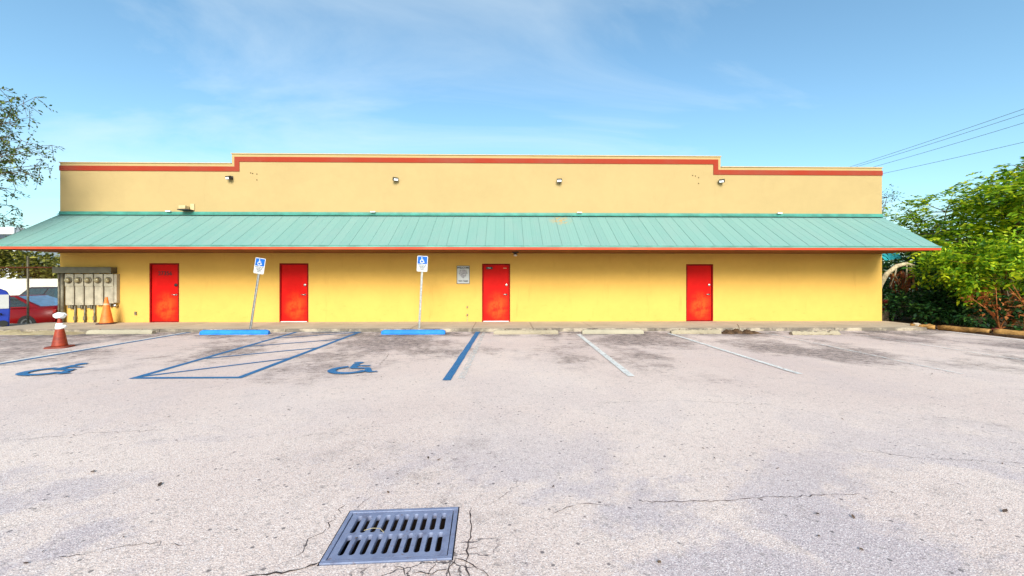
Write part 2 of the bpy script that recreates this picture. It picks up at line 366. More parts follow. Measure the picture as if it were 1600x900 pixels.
# ================================================================ the setting
tag(MB().add([(-3000, -3000, -.4), (3000, -3000, -.4), (3000, 3000, -.4), (-3000, 3000, -.4)], [(0, 1, 2, 3)]).build('ground', M['ground']), kind='structure')

WY, XL, XR = 14.47, -15.80, 13.97            # wall plane and the two ends of the front
# drain position
GC, GR = Vector((-.690, 2.560, 0)), R(2.4); GW, GD = .75, .525
def gpt(x, y, z=0): c, s = math.cos(GR), math.sin(GR); return (GC.x + x*c - y*s, GC.y + x*s + y*c, z)
X0, X1, Y0, Y1 = -48, 14.12, -45, 14.30
hw, hd = GW/2 + .008, GD/2 + .008
b = MB(); b.add([(X0, Y0, 0), (X1, Y0, 0), (X1, Y1, 0), (X0, Y1, 0), gpt(-hw, -hd), gpt(hw, -hd), gpt(hw, hd), gpt(-hw, hd)],
                [(0, 1, 5, 4), (1, 2, 6, 5), (2, 3, 7, 6), (3, 0, 4, 7)])
b.add([(X0, Y0, 0), (X1, Y0, 0), (X1, Y1, 0), (X0, Y1, 0), (X0, Y0, -.39), (X1, Y0, -.39), (X1, Y1, -.39), (X0, Y1, -.39)], [(4, 5, 1, 0), (5, 6, 2, 1), (6, 7, 3, 2), (7, 4, 0, 3)])
lot = tag(b.build('parking_lot', M['asphalt']), kind='structure')

# painted markings: thin sheets, each a little above the last
pz = [.004]
def strip(x0, y0, x1, y1, wd, mat, label, name='painted_line'):
    p, q = Vector((x0, y0)), Vector((x1, y1)); t = (q - p).normalized(); n = Vector((-t.y, t.x)) * wd / 2
    z = pz[0]; pz[0] += .0006
    rnd = random.Random(int(x0 * 1000 + y0 * 77)); k = max(2, int((q - p).length / .25)); vs_, fs = [], []
    for i in range(k + 1):
        c = p.lerp(q, i / k)
        vs_ += [(*(c - n * rnd.uniform(.93, 1.06)), z), (*(c + n * rnd.uniform(.93, 1.06)), z)]
    fs = [(2*i, 2*i+2, 2*i+3, 2*i+1) for i in range(k)]
    o = MB().add(vs_, fs).build(name, mat, lot)
    if label: o['label'] = label
    return o
strip(-13.62, 12.6, -13.15, 9.0, .10, M['line_faint'], 'faint white bay line beside the red cone')
strip(-9.78, 12.45, -9.80, 6.6, .11, M['line_white'], 'white bay line beside a blue line')
strip(-9.65, 12.45, -9.67, 6.6, .10, M['line_blue'], 'blue bay line left of the first wheelchair symbol')
for (a, c, l) in (((-6.42, 12.5), (-6.08, 6.62), 'left edge'), ((-4.47, 12.5), (-4.37, 6.62), 'right edge')):
    strip(*a, *c, .115, M['line_blue'], 'blue %s line of the access aisle' % l)
strip(-6.13, 6.66, -4.32, 6.66, .11, M['line_blue'], 'blue near end line of the access aisle')
strip(-6.46, 12.44, -4.42, 12.36, .11, M['line_blue'], 'blue far end line of the access aisle')
for a, c in (((-6.08, 6.74), (-4.42, 8.25)), ((-6.17, 8.25), (-4.44, 9.52)), ((-6.25, 9.72), (-4.46, 10.86)), ((-6.36, 11.05), (-4.47, 12.26))):
    strip(*a, *c, .085, M['line_blue'], None, 'hatch_line')
strip(-.815, 12.32, -.925, 6.40, .135, M['line_blue'], 'solid blue bay line between the welcome sign and the third door')
strip(-.62, 12.1, -.70, 6.5, .11, M['line_faint'], 'faded white line right beside the blue line')
strip(2.19, 11.75, 2.12, 6.60, .12, M['line_white'], 'white bay line pointing at the drain side')
strip(4.95, 11.95, 5.05, 6.70, .11, M['line_white'], 'white bay line below the fourth door')
strip(7.93, 11.9, 7.80, 6.65, .11, M['line_faint'], 'worn white bay line right of the fourth door')
strip(10.35, 11.6, 10.40, 6.9, .10, M['line_faint'], 'worn white bay line near the right bushes')
strip(13.72, 12.0, 13.80, 6.8, .10, M['line_white'], 'white edge line beside the timber edging')

def isa(mb, z, sc=1.0, ox=0, oy=0, flip=False, upright=None):
    """wheelchair mark: list of pieces, each at its own small height"""
    pcs = []
    def seg(p, q, wd):
        p, q = Vector(p), Vector(q); t = (q - p).normalized(); n = Vector((-t.y, t.x)) * wd / 2
        pcs.append([p - n - t*wd*.2, q - n + t*wd*.2, q + n + t*wd*.2, p + n - t*wd*.2])
    pcs.append([Vector((-.05 + .085*math.cos(a), .92 + .085*math.sin(a))) for a in [i*math.pi/8 for i in range(16)]])
    seg((-.05, .80), (.0, .46), .115); seg((-.02, .66), (.22, .64), .08); seg((.0, .45), (.24, .44), .11); seg((.24, .45), (.37, .13), .10); seg((.37, .12), (.47, .17), .075)
    cx, cy, ro, ri = .0, .30, .335, .205; arc = [R(112 + i * (236 / 22)) for i in range(23)]
    def put(pts, faces, k):
        vs_ = []
        for p in pts:
            u, v = (p[0] * sc + ox), (p[1] * sc + oy)
            vs_.append((u, v, z + k * .0005) if upright is None else (u, upright - k * .0004, v))
        mb.add(vs_, faces)
    for k, pc in enumerate(pcs): put(pc, [tuple(range(len(pc)))], k)
    ring = [(cx + ro*math.cos(a), cy + ro*math.sin(a)) for a in arc] + [(cx + ri*math.cos(a), cy + ri*math.sin(a)) for a in arc]
    put(ring, [(i, i+1, 23+i+1, 23+i) for i in range(22)], len(pcs))
for cx, cy, s, l in ((-8.02, 6.84, 1.0, 'blue wheelchair symbol painted near the left edge of the photo'), (-2.76, 6.86, .98, 'blue wheelchair symbol painted left of the solid blue line')):
    m = MB(); isa(m, .016, s); o = m.build('wheelchair_symbol', M['line_blue'], lot, (cx, cy, 0)); o.scale = (1.12, 1, 1); o['label'] = l

# cracks: thin ragged ribbons of dark soil lying in the surface
def crack(pts, wd, seed, rough=.03):
    rnd = random.Random(seed); P = [Vector((*p, 0)) for p in pts]; out = []
    for a, c in zip(P, P[1:]):
        k = max(3, int((c - a).length / .035))
        n = Vector((-(c-a).y, (c-a).x, 0)).normalized()
        for i in range(k): out.append(a.lerp(c, i / k) + n * rnd.gauss(0, rough * .4))
    out.append(P[-1]); vs_ = []
    for i, p in enumerate(out):
        t = (out[min(i+1, len(out)-1)] - out[max(0, i-1)]).normalized(); n = Vector((-t.y, t.x, 0)) * wd * rnd.uniform(.08, .55) * (1 if 0 < i < len(out)-1 else .1)
        vs_ += [p - n + Vector((0, 0, .003)), p + n + Vector((0, 0, .003))]
    return MB().add(vs_, [(2*i, 2*i+2, 2*i+3, 2*i+1) for i in range(len(out)-1)]).build('crack', M['crack'], lot)
crack([(.33, 2.72), (.37, 2.78), (.50, 2.86), (.68, 2.868)], .006, 1, .02)
crack([(.60, 2.86), (.80, 2.83)], .004, 2)
crack([(1.0, 2.885), (1.27, 2.875), (1.51, 2.885), (1.96, 2.93), (2.70, 2.96)], .007, 3, .02)
crack([(-1.06, 2.30), (-1.12, 2.26), (-1.30, 2.21), (-1.55, 2.17)], .015, 4, .02)
crack([(-1.16, 2.60), (-1.17, 2.75), (-1.14, 2.90)], .007, 5, .035); crack([(-1.22, 2.35), (-1.21, 2.5), (-1.16, 2.62)], .006, 6, .03); crack([(-1.04, 2.83), (-1.03, 2.93), (-.99, 3.0)], .006, 7)
crack([(-.27, 2.86), (-.23, 2.66), (-.20, 2.50), (-.235, 2.38), (-.22, 2.22), (-.12, 2.10)], .011, 8, .03)
crack([(-.29, 2.33), (-.22, 2.27), (-.12, 2.215), (-.05, 2.16)], .010, 9); crack([(-.23, 2.40), (-.15, 2.42)], .005, 10)
crack([(-.62, 2.27), (-.55, 2.22), (-.5, 2.16)], .007, 11); crack([(-.5, 2.22), (-.40, 2.20), (-.30, 2.24)], .008, 12); crack([(-.41, 2.30), (-.40, 2.2), (-.36, 2.12)], .007, 13); crack([(-.30, 2.32), (-.29, 2.22), (-.31, 2.12)], .010, 14)
crack([(-.12, 2.85), (.05, 3.05), (.12, 3.22)], .004, 15, .02)
crack([(3.3, 3.75), (3.75, 3.55), (4.6, 3.42)], .005, 16); crack([(-5.0, 4.1), (-4.3, 4.3), (-3.7, 4.35)], .006, 17); crack([(-2.62, 2.35), (-2.2, 2.5), (-1.95, 2.46)], .005, 18)
crack([(-2.55, 8.9), (-2.45, 8.3), (-2.38, 7.6)], .012, 19, .03); crack([(1.2, 5.2), (2.2, 5.3), (3.5, 5.1)], .006, 20)

# the drain: pit, frame and slotted grate
dr = tag(empty('storm_drain', (GC.x, GC.y, 0), GR), 'blue grey slotted iron drain grate sunk in the asphalt', 'drain')
b = MB(); a, c = GW/2 + .0075, GD/2 + .0075
b.add([(-a, -c, 0), (a, -c, 0), (a, c, 0), (-a, c, 0), (-a, -c, -.34), (a, -c, -.34), (a, c, -.34), (-a, c, -.34)], [(0, 1, 5, 4), (1, 2, 6, 5), (2, 3, 7, 6), (3, 0, 4, 7), (4, 5, 6, 7)])
b.build('pit', M['pit'], dr)
b = MB(); fw = .027
for x0, x1, y0, y1 in ((-GW/2, GW/2, GD/2-fw, GD/2), (-GW/2, GW/2, -GD/2, -GD/2+fw), (-GW/2, -GW/2+fw, -GD/2+fw, GD/2-fw), (GW/2-fw, GW/2, -GD/2+fw, GD/2-fw)): b.box(x0, x1, y0, y1, -.06, .007)
b.build('frame', M['iron'], dr, bevel=.003)
cu = bpy.data.curves.new('grate', 'CURVE'); cu.dimensions = '2D'; cu.fill_mode = 'BOTH'; cu.extrude = .014; cu.bevel_depth = .0015; cu.bevel_resolution = 1
def poly(pts):
    s = cu.splines.new('POLY'); s.points.add(len(pts) - 1); s.use_cyclic_u = True
    for q, p in zip(s.points, pts): q.co = (p[0], p[1], 0, 1)
gx, gy = GW/2 - fw - .008, GD/2 - fw - .008
poly([(-gx, -gy), (gx, -gy), (gx, gy), (-gx, gy)])
sx = (2 * gx - .05) / 10; sl, sr = .186, .0185
slots = []
for j, yc in enumerate((-.104, .104)):
    for i in range(10):
        xc = -gx + .025 + sx * (i + .5); h = sl/2 - sr
        poly([(xc + sr*math.cos(R(t)), yc + h + sr*math.sin(R(t))) for t in range(0, 181, 30)] + [(xc + sr*math.cos(R(t)), yc - h + sr*math.sin(R(t))) for t in range(180, 361, 30)])
t = bpy.data.objects.new('grate', cu); col.objects.link(t)
me = bpy.data.meshes.new_from_object(t.evaluated_get(bpy.context.evaluated_depsgraph_get())); bpy.data.objects.remove(t); me.materials.clear()
obj('grate', me, M['iron'], dr, (0, 0, -.012))
MB().tube([(-.21, .02, .012), (-.16, .035, .016), (-.11, .028, .017), (-.075, -.01, .012)], .0016, 6).build('straw', M['pine'], dr, smooth=True)

# fallen leaves and grit
rnd = random.Random(5); b = MB()
spots = [(2.336, 3.36, .03), (2.158, 2.705, .035), (2.373, 2.664, .04), (1.98, 2.47, .025), (2.136, 2.342, .035), (3.489, 2.709, .05), (-3.46, 3.415, .05), (-2.715, 3.192, .045), (.885, 2.258, .035)]
spots += [(rnd.uniform(-9, 11), 2.0 + 9 * rnd.random() ** 1.5, rnd.uniform(.012, .035)) for _ in range(190)]
spots += [(rnd.uniform(4, 13), rnd.uniform(11.2, 12.3), rnd.uniform(.02, .05)) for _ in range(60)]
for x, y, s in spots:
    a = rnd.uniform(0, 6.28); s *= .62; u = Vector((math.cos(a), math.sin(a), 0)) * s; v = Vector((-u.y, u.x, 0)) * rnd.uniform(.3, .5); z = Vector((x, y, .006)); h = Vector((0, 0, s))
    b.add([z - u, z - u*.45 - v*.8 + h*.12, z + u*.25 - v + h*.25, z + u + h*.35, z + u*.25 + v + h*.2, z - u*.45 + v*.8 + h*.1], [(0, 1, 2, 3, 4, 5)])
tag(b.build('leaf_litter', M['litter']), 'small fallen brown leaves scattered over the asphalt', 'leaf litter', kind='stuff')

# sidewalk of separate slabs
sw = tag(empty('sidewalk', (0, 0, 0)), kind='structure')
base_slab = MB().box(0, 1.898, 12.40, 14.455, -.05, .10).mesh('slab'); base_slab.materials.append(M['slab'])
x = XL - 1.85; i = 0
SW0, SWN = -16.20, 15
for i in range(SWN):
    o = obj('slab', base_slab, None, sw, (-1.0 + 1.91 * (i - 8) , 0, random.Random(i).uniform(-.004, .004)), bevel=.008)
o = MB().box(-1.0 + 1.91 * 7, 13.45, 12.40, 14.455, -.05, .10).build('slab', M['slab'], sw, bevel=.03)
MB().box(13.46, 14.10, 13.2, 14.455, -.05, .094).build('slab', M['slab'], sw, bevel=.02)
# left end of the walk under the fence, and its sandy verge
MB().box(-22, -1.0 - 1.91 * 8 - .012, 12.9, 14.295, -.05, .085).build('slab', M['slab'], sw, bevel=.01)
def heap(name, x0, x1, y0, y1, h, mat, seed, nx=60, ny=14):
    r = np.random.default_rng(seed); vs_ = []; ph = r.uniform(0, 6, 8)
    for i in range(nx + 1):
        for j in range(ny + 1):
            u, v = i/nx, j/ny
            e = min(1, 6*min(u, 1-u)) * math.sin(math.pi * v) ** .7
            n = .6 + .25*math.sin(9*u*nx/12 + ph[0]) + .15*math.sin(23*u + 7*v + ph[1]) + .12*r.standard_normal()
            vs_.append((x0 + (x1-x0)*u, y0 + (y1-y0)*v + .05*math.sin(14*u+ph[2]), max(.002, h * e * n) if 0 < j < ny else .002))
    return MB().add(vs_, [(i*(ny+1)+j, (i+1)*(ny+1)+j, (i+1)*(ny+1)+j+1, i*(ny+1)+j+1) for i in range(nx) for j in range(ny)]).build(name, mat, smooth=True)
tag(heap('verge', -22, -12.6, 11.95, 12.95, .11, M['sand'], 3, 90, 12), kind='structure')
# planting bed at the right
b = MB().box(14.125, 40, -6, 40, -.39, .06); tag(b.build('planting_bed', M['soil']), kind='structure')

# ================================================================ the building
bl = tag(empty('commercial_building', (0, WY, 0)), 'long yellow stucco building with a teal metal canopy and red doors', 'building')
DP = 16                                        # depth of the building
DOORS = [(-12.67, -11.63, 2.21), (-8.08, -7.05, 2.21), (-.81, .21, 2.20), (6.66, 7.66, 2.19)]
b = MB(); xs = [XL] + [q for d in DOORS for q in d[:2]] + [XR]; Z0, Z1 = .06, 2.62
for i in range(len(xs) - 1):
    isd = i % 2 == 1; zb = DOORS[i//2][2] if isd else Z0
    b.add([(xs[i], 0, zb), (xs[i+1], 0, zb), (xs[i+1], 0, Z1), (xs[i], 0, Z1)], [(0, 1, 2, 3)])
    if isd: b.add([(xs[i], 0, Z0), (xs[i], .22, Z0), (xs[i], .22, zb), (xs[i], 0, zb), (xs[i+1], 0, Z0), (xs[i+1], .22, Z0), (xs[i+1], .22, zb), (xs[i+1], 0, zb)], [(0, 1, 2, 3), (7, 6, 5, 4), (3, 2, 6, 7)])
b.add([(XL, 0, -.4), (XL, DP, -.4), (XL, DP, Z1), (XL, 0, Z1), (XR, 0, -.4), (XR, DP, -.4), (XR, DP, Z1), (XR, 0, Z1)], [(3, 2, 1, 0), (4, 5, 6, 7), (1, 2, 6, 5)])
b.build('lower_wall', M['yellow'], bl)
TL, TH, S0, S1 = 5.775, 6.125, -9.77, 7.94
b = MB().prism_y([(XL, Z1), (XR, Z1), (XR, TL - .03), (S1, TL - .03), (S1, TH), (S0, TH), (S0, TL), (XL, TL)], 0, .30)
b.build('parapet_wall', M['cream'], bl)
b = MB(); b.box(XL, XL + .3, .301, DP, Z1, TL - .25); b.box(XR - .3, XR, .301, DP, Z1, TL - .25); b.box(XL, XR, DP - .3, DP, Z1, TL - .25); b.box(XL + .3, XR - .3, .3, DP - .3, 4.9, 5.0)
b.build('rear_parapet', M['cream'], bl)
t, gp = .175, .10                              # red stripe and the cream strip above it
lo, hi, lr = TL - gp, TH - gp, TL - .03 - gp
b = MB().prism_y([(XL - .012, lo - t), (S0 + gp + t, lo - t), (S0 + gp + t, hi - t), (S1 - gp - t, hi - t), (S1 - gp - t, lr - t), (XR + .012, lr - t), (XR + .012, lr), (S1 - gp, lr), (S1 - gp, hi), (S0 + gp, hi), (S0 + gp, lo), (XL - .012, lo)], -.022, .02)
b.build('painted_band', M['band'], bl)
b = MB()
for x0, x1, z in ((XL - .02, S0 - .021, TL), (S0 - .02, S1 + .02, TH), (S1 + .021, XR + .02, TL - .03)): b.box(x0, x1, -.03, .33, z + .002, z + .032)
b.build('coping', M['coping'], bl, bevel=.006)
# canopy: panels with standing seams, flashing, drip edge, fascia, soffit
EY, EZ, RZ = -1.97, 2.685, 3.93                # eave and head of the slope relative to the wall plane
cp = empty('canopy_roof'); cp.parent = bl
NP = 98; PW = (XR - XL) / NP; sl_v = Vector((0, EY, EZ - RZ)); nn = Vector((0, EZ - RZ, -EY)).normalized(); nn = Vector((0, -abs(nn.y), abs(nn.z)))
def panel(h, wd):
    b = MB(); a, e = Vector((0, -.012, RZ)), Vector((0, EY, EZ)); X = Vector((1, 0, 0))
    prof = [(0, 0), (wd*.4, h), (wd*.6, h), (wd, 0), (PW*.5 - .02, .0), (PW*.5, .003), (PW*.5 + .02, .0), (PW - .0005, 0), (PW - .0005, -.02), (0, -.02)]
    pts = [a + X*px + nn*ph for px, ph in prof] + [e + X*px + nn*ph for px, ph in prof]; n = len(prof)
    b.add(pts, [(i, i+n, (i+1) % n + n, (i+1) % n) for i in range(n)] + [tuple(range(n)), tuple(range(2*n-1, n-1, -1))])
    m = b.mesh('roof_panel'); m.materials.append(M['roof']); return m
pm = (panel(.015, .022), panel(.006, .016))
for i in range(NP): obj('roof_panel', pm[i % 2], None, cp, (XL + i * PW, 0, 0))
b = MB(); b.box(XL - .01, XR + .01, -.03, -.001, RZ + .035, RZ + .12); b.add([(XL - .01, -.032, RZ + .05), (XR + .01, -.032, RZ + .05), (XR + .01, -.12, RZ - .01), (XL - .01, -.12, RZ - .01)], [(0, 3, 2, 1)])
b.build('wall_flashing', M['teal_trim'], bl)
MB().box(XL - .015, XR + .015, EY - .03, EY + .015, EZ - .045, EZ - .004).build('drip_edge', M['teal_edge'], bl)
b = MB(); b.box(XL - .015, XR + .015, EY - .045, EY - .031, EZ - .012, EZ + .006); b.build('gutter_lip', M['teal_trim'], bl)
MB().box(XL - .012, XR + .012, EY - .012, EY + .02, 2.565, EZ - .046).build('fascia', M['fascia'], bl)
MB().box(XL, XR, EY + .021, -.002, 2.575, 2.60).build('soffit', M['soffit'], bl)
for x in (XL, XR):
    s = .004 if x > 0 else -.004
    MB().add([(x + s, EY + .02, 2.6), (x + s, -.002, 2.6), (x + s, -.002, RZ - .02), (x + s, EY + .02, EZ - .02)], [(0, 1, 2, 3)]).build('end_panel', M['teal_edge'], bl)
for i in range(8): MB().box(0, .62, -.11, .0, -.006, -.001).build('soffit_vent', M['vent'], bl, (-13.6 + 3.52 * i, EY + .35, 2.575))
# doors
for i, (x0, x1, zt) in enumerate(DOORS):
    cx = (x0 + x1) / 2; wd = x1 - x0; fwid = .05
    lf = MB().box(-wd/2 + fwid, wd/2 - fwid, 0, .045, .03, zt - .1 - fwid - .004).build('door', M['door'], bl, (cx, .035, .10), bevel=.004)
    b = MB(); b.box(-wd/2, -wd/2 + fwid - .002, -.045, .06, 0, zt - .1); b.box(wd/2 - fwid + .002, wd/2, -.045, .06, 0, zt - .1); b.box(-wd/2 + fwid, wd/2 - fwid, -.045, .06, zt - .1 - fwid, zt - .1)
    b.build('door_frame', M['door_frame'], lf, bevel=.003)
    hx = wd/2 - fwid - .085
    b = MB().lathe([(.04, 0), (.04, .012), (.016, .014), (.016, .05)], (hx, 0, .98), 14, 'y'); b.tube([(hx + .02, -.05, .98), (hx - .12, -.052, .985)], .016, 8); b.build('door_handle', M['steel'], lf, smooth=True)
    if i == 0: MB().lathe([(.055, 0), (.055, .02), (.03, .03)], (hx, 0, 1.33), 14, 'y').build('lock', M['black'], lf, smooth=True)
    else: MB().lathe([(.045, 0), (.045, .03), (.03, .036)], (hx, 0, 1.33), 14, 'y').build('lock', M['steel'], lf, smooth=True)
    MB().box(-wd/2 + fwid, wd/2 - fwid, -.05, .05, .0, .02).build('threshold', M['white'] if i in (1, 2) else M['door_frame'], lf)
    for hz in (.3, 1.05, 1.8): MB().tube([(-wd/2 + fwid - .004, -.008, hz), (-wd/2 + fwid - .004, -.008, hz + .1)], .008, 8).build('hinge', M['door_frame'], lf)
    lf['label'] = ['red door with a dark street number', 'red door between the two parking signs', 'red door right of the welcome sign', 'red door farthest to the right'][i]
    if i == 0: obj('lettering', text_mesh('27356', .2, bold=.004), M['numeral'], lf, (.0, -.004, 1.74), (R(90), 0, 0))
    if i == 2:
        MB().box(-.36, -.13, -.05, -.002, 1.90, 1.985).build('door_closer', M['black'], lf, bevel=.006)
        obj('lettering', text_mesh('PUSH', .05), M['white'], lf, (-.245, -.052, 1.94), (R(90), 0, 0))
        MB().box(.26, .38, -.006, -.001, 1.93, 1.95).build('sticker', M['tan_metal'], lf)

# small fixtures along the front
def floodlight(x, z, tilt, label):
    t = tag(empty('floodlight', (x, WY - .002, z)), label, 'floodlight', 'floodlights along the parapet')
    MB().box(-.06, .06, -.03, 0, -.06, .06).build('mounting_plate', M['darkmetal'], t, bevel=.005)
    MB().tube([(0, -.03, 0), (0, -.09, 0)], .018, 8).build('arm', M['darkmetal'], t)
    hd_ = MB().box(-.11, .11, -.13, 0, -.075, .075).build('head', M['darkmetal'], t, (0, -.08, -.01), (R(18), 0, tilt), bevel=.012); hd_.scale = (.82, .82, .82)
    MB().box(-.09, .09, -.142, -.131, -.058, .03).build('lens', M['lens'], hd_, bevel=.004)
floodlight(-9.78, 5.27, R(-20), 'dark floodlight under the left step of the parapet')
floodlight(-3.93, 5.25, R(35), 'dark floodlight with a white lens on the parapet above the tall parking sign')
floodlight(2.00, 5.23, R(-12), 'dark floodlight with a white lens on the parapet right of the third door')
floodlight(7.95, 5.24, R(-40), 'dark floodlight under the right step of the parapet')
t = tag(empty('wall_lamp', (-11.28, WY - .002, 4.16)), 'tan lamp on a bracket just above the teal flashing at left', 'lamp')
MB().box(.06, .20, -.03, 0, -.06, .17).build('mounting_plate', M['tan_metal'], t, bevel=.006); MB().box(-.20, .19, -.28, -.031, -.09, -.055).build('visor', M['darkmetal'], t, bevel=.006); MB().box(-.18, .05, -.25, -.031, -.054, .08).build('housing', M['tan_metal'], t, bevel=.02)
for x, l in ((-11.95, 'small white cap on the flashing beside the tan lamp'), (-4.72, 'small white cap on the flashing above the left middle'), (2.72, 'small white cap on the flashing right of centre'), (10.08, 'small white cap on the flashing near the right end')):
    tag(MB().box(-.085, .085, -.08, 0, 0, .04).add([(-.06, -.09, .04), (.06, -.09, .04), (.05, 0, .055), (-.05, 0, .055)], [(0, 1, 2, 3)]).build('flashing_cap', M['white'], None, (x, WY - .034, 4.035), bevel=.008), l, 'cap', 'caps on the flashing')
t = tag(empty('soffit_light', (.38, 13.6, 2.575)), 'small dark light under the soffit above the third door', 'light')
MB().lathe([(.11, 0), (.11, -.03), (.05, -.06)], n=16).build('base', M['darkmetal'], t, smooth=True); MB().lathe([(.05, -.06), (.075, -.10), (.06, -.15), (.02, -.165)], n=16).build('bulb_guard', M['steel'], t, smooth=True)
# bolt holes in the parapet
b = MB()
for x, z in ((-9.1, 5.45), (-9.03, 5.43), (-8.88, 5.41), (-8.88, 5.20), (7.0, 5.42), (7.12, 5.36), (7.12, 5.15), (6.9, 5.44)): b.lathe([(.022, 0), (.022, .006)], (x, -.001, z), 8, 'y')
b.build('bolt_hole', M['vent'], bl)
t = tag(empty('wall_spigot', (-1.34, WY - .002, .35)), 'small capped pipe stubs low on the yellow wall below the welcome sign', 'pipe stub')
MB().lathe([(.03, 0), (.03, .06), (.02, .07)], (0, 0, 0), 10, 'y').build('lower_stub', M['conduit'], t); MB().lathe([(.028, 0), (.028, .05)], (0, 0, .28), 10, 'y').build('upper_stub', M['conduit'], t); MB().tube([(0, -.02, -.04), (0, -.015, -.25)], .012, 6).build('pipe', M['tan_metal'], t)
MB().box(-.03, .03, -.04, 0, 0, .12).build('outlet_box', M['conduit'], None, (-13.14, WY - .001, .36)); o = bpy.context.scene.objects['outlet_box']; tag(o, 'tiny grey outlet box low on the wall right of the meters', 'outlet box')

# welcome sign
t = tag(empty('wall_sign', (-1.49, WY - .003, 1.80)), 'framed white notice with black lettering beside the third door', 'sign')
MB().box(-.215, .215, -.015, 0, -.31, .31).build('panel', M['signwhite'], t)
b = MB(); [b.box(*q) for q in ((-.235, .235, -.026, 0, .311, .33), (-.235, .235, -.026, 0, -.33, -.311), (-.235, -.216, -.026, 0, -.311, .311), (.216, .235, -.026, 0, -.311, .311))]; b.build('frame', M['conduit'], t)
obj('lettering', text_mesh('WELCOME', .092, bold=.003), M['ink'], t, (0, -.017, .25), (R(90), 0, 0)); obj('lettering', text_mesh('WE CARE', .08, bold=.003), M['ink'], t, (0, -.017, -.235), (R(90), 0, 0))
M['grey_print'] = plain('grey print', (.36, .34, .36), .7, var=.5, scale=25)
b = MB(); b.add([(-.12, -.0175, .17), (-.16, -.0175, .05), (-.09, -.0175, -.06), (0, -.0175, -.14), (.09, -.0175, -.06), (.16, -.0175, .05), (.12, -.0175, .17), (0, -.0175, .19)], [tuple(range(8))]); b.build('printed_picture', M['grey_print'], t)

# ================================================================ meters on the left end
mt = tag(empty('meter_bank', (-15.4, WY - .002, .1)), 'row of grey electric meter cabinets under an olive trough at the left wall end', 'electric meters')
MB().box(-.42, 1.60, -.23, 0, 1.75, 1.965).build('trough', M['trough'], mt, bevel=.008)
MB().tube([(-.20, -.10, 0), (-.20, -.10, 1.75)], .055, 12).build('riser_pipe', M['conduit'], mt, smooth=True)
MB().tube([(-.345, -.08, 0), (-.345, -.08, 1.75)], .035, 12).build('riser_pipe', M['conduit'], mt, smooth=True)
for i in range(5):
    x0 = -.085 + .337 * i; wd = .295 if i < 4 else .33; zb = .62 if i < 4 else .68
    cb = MB().box(x0, x0 + wd, -.14, 0, 1.29, 1.72).build('meter_cabinet', M['meter_box'], mt, bevel=.008)
    MB().lathe([(.115, 0), (.115, .02), (.095, .03)], (x0 + wd/2, -.141, 1.50), 20, 'y').build('socket_ring', M['conduit'], cb, smooth=True)
    MB().lathe([(.088, 0), (.085, .05), (.06, .075), (.01, .08)], (x0 + wd/2, -.168, 1.50), 18, 'y').build('meter_glass', M['meter_glass'], cb, smooth=True)
    db = MB().box(x0 + .008, x0 + wd - .004, -.125, 0, zb, 1.285).build('breaker_cabinet', M['meter_box'], mt, bevel=.008)
    MB().box(x0 + .03, x0 + wd - .03, -.132, -.1255, zb + .05, 1.25).build('cabinet_door', M['meter_box'], db, bevel=.003)
    MB().tube([(x0 + wd/2, -.07, 1.71), (x0 + wd/2, -.07, 1.76)], .03, 10).build('nipple', M['conduit'], cb)
    if i < 3:
        MB().tube([(x0 + wd - .03, -.05, 0), (x0 + wd - .03, -.05, zb + .01)], .026, 10).build('conduit', M['conduit'], mt, smooth=True)
        MB().box(x0 + wd - .065, x0 + wd + .005, -.09, -.01, .08, .22).build('conduit_fitting', M['conduit'], mt, bevel=.01)
        MB().box(x0 + .06, x0 + .16, -.11, -.01, zb - .115, zb - .003).box(x0 + .161, x0 + .21, -.09, -.02, zb - .135, zb - .02).build('ground_lug_box', M['conduit'], mt, bevel=.01)
MB().box(1.60, 1.69, -.12, 0, .70, 1.72).build('side_cabinet', M['meter_box'], mt, bevel=.008)
MB().box(1.36, 1.46, -.1, -.01, .56, .675).build('ground_lug_box', M['conduit'], mt, bevel=.01); MB().lathe([(.06, 0), (.06, .08), (.03, .1)], (1.60, -.02, .60), 14, 'y').build('drain_cap', M['steel'], mt, smooth=True)

# ================================================================ things on the lot
def wheel_stop(x0, x1, y, mat, label, worn=0, seed=0, rz=0):
    Lg = x1 - x0; n = 26; r = random.Random(seed); prof = [(-.085, 0), (-.085, .04), (-.055, .115), (-.03, .13), (.03, .13), (.055, .115), (.085, .04), (.085, 0)]; vs_, m = [], 8
    for i in range(n + 1):
        e = .75 if i in (0, n) else 1
        chip = max(0, r.gauss(0, worn))
        for (py, pz_) in prof:
            vs_.append((-Lg/2 + Lg*i/n, py * (e if worn == 0 else 1 - abs(r.gauss(0, worn*.6))), pz_ * e * (1 - min(.75, chip + abs(r.gauss(0, worn*.5))))))
    b = MB().add(vs_, [(i*m+j, (i+1)*m+j, (i+1)*m+j+1, i*m+j+1) for i in range(n) for j in range(m-1)] + [tuple(range(m)), tuple(range(n*m+m-1, n*m-1, -1))])
    t = tag(empty('wheel_stop', ((x0+x1)/2, y, .001), rz), label, 'wheel stop', 'wheel stops along the sidewalk')
    b.build('concrete_bar', mat, t, bevel=.004)
    for s in (-1, 1): MB().lathe([(.018, .125), (.018, .138)], (s*Lg*.32, 0, 0), 8).build('anchor_pin', M['rust'], t)
    return t
wheel_stop(-12.42, -10.50, 12.14, M['stop'], 'cream concrete wheel stop below the electric meters', .02, 1)
wheel_stop(-8.98, -6.98, 11.96, M['blue_stop'], 'blue wheel stop at the leaning parking sign', 0, 2)
wheel_stop(-3.64, -1.76, 11.90, M['blue_stop'], 'blue wheel stop at the upright parking sign', 0, 3)
wheel_stop(-.32, 1.60, 11.86, M['old_stop'], 'stained concrete wheel stop below the third door', .06, 4)
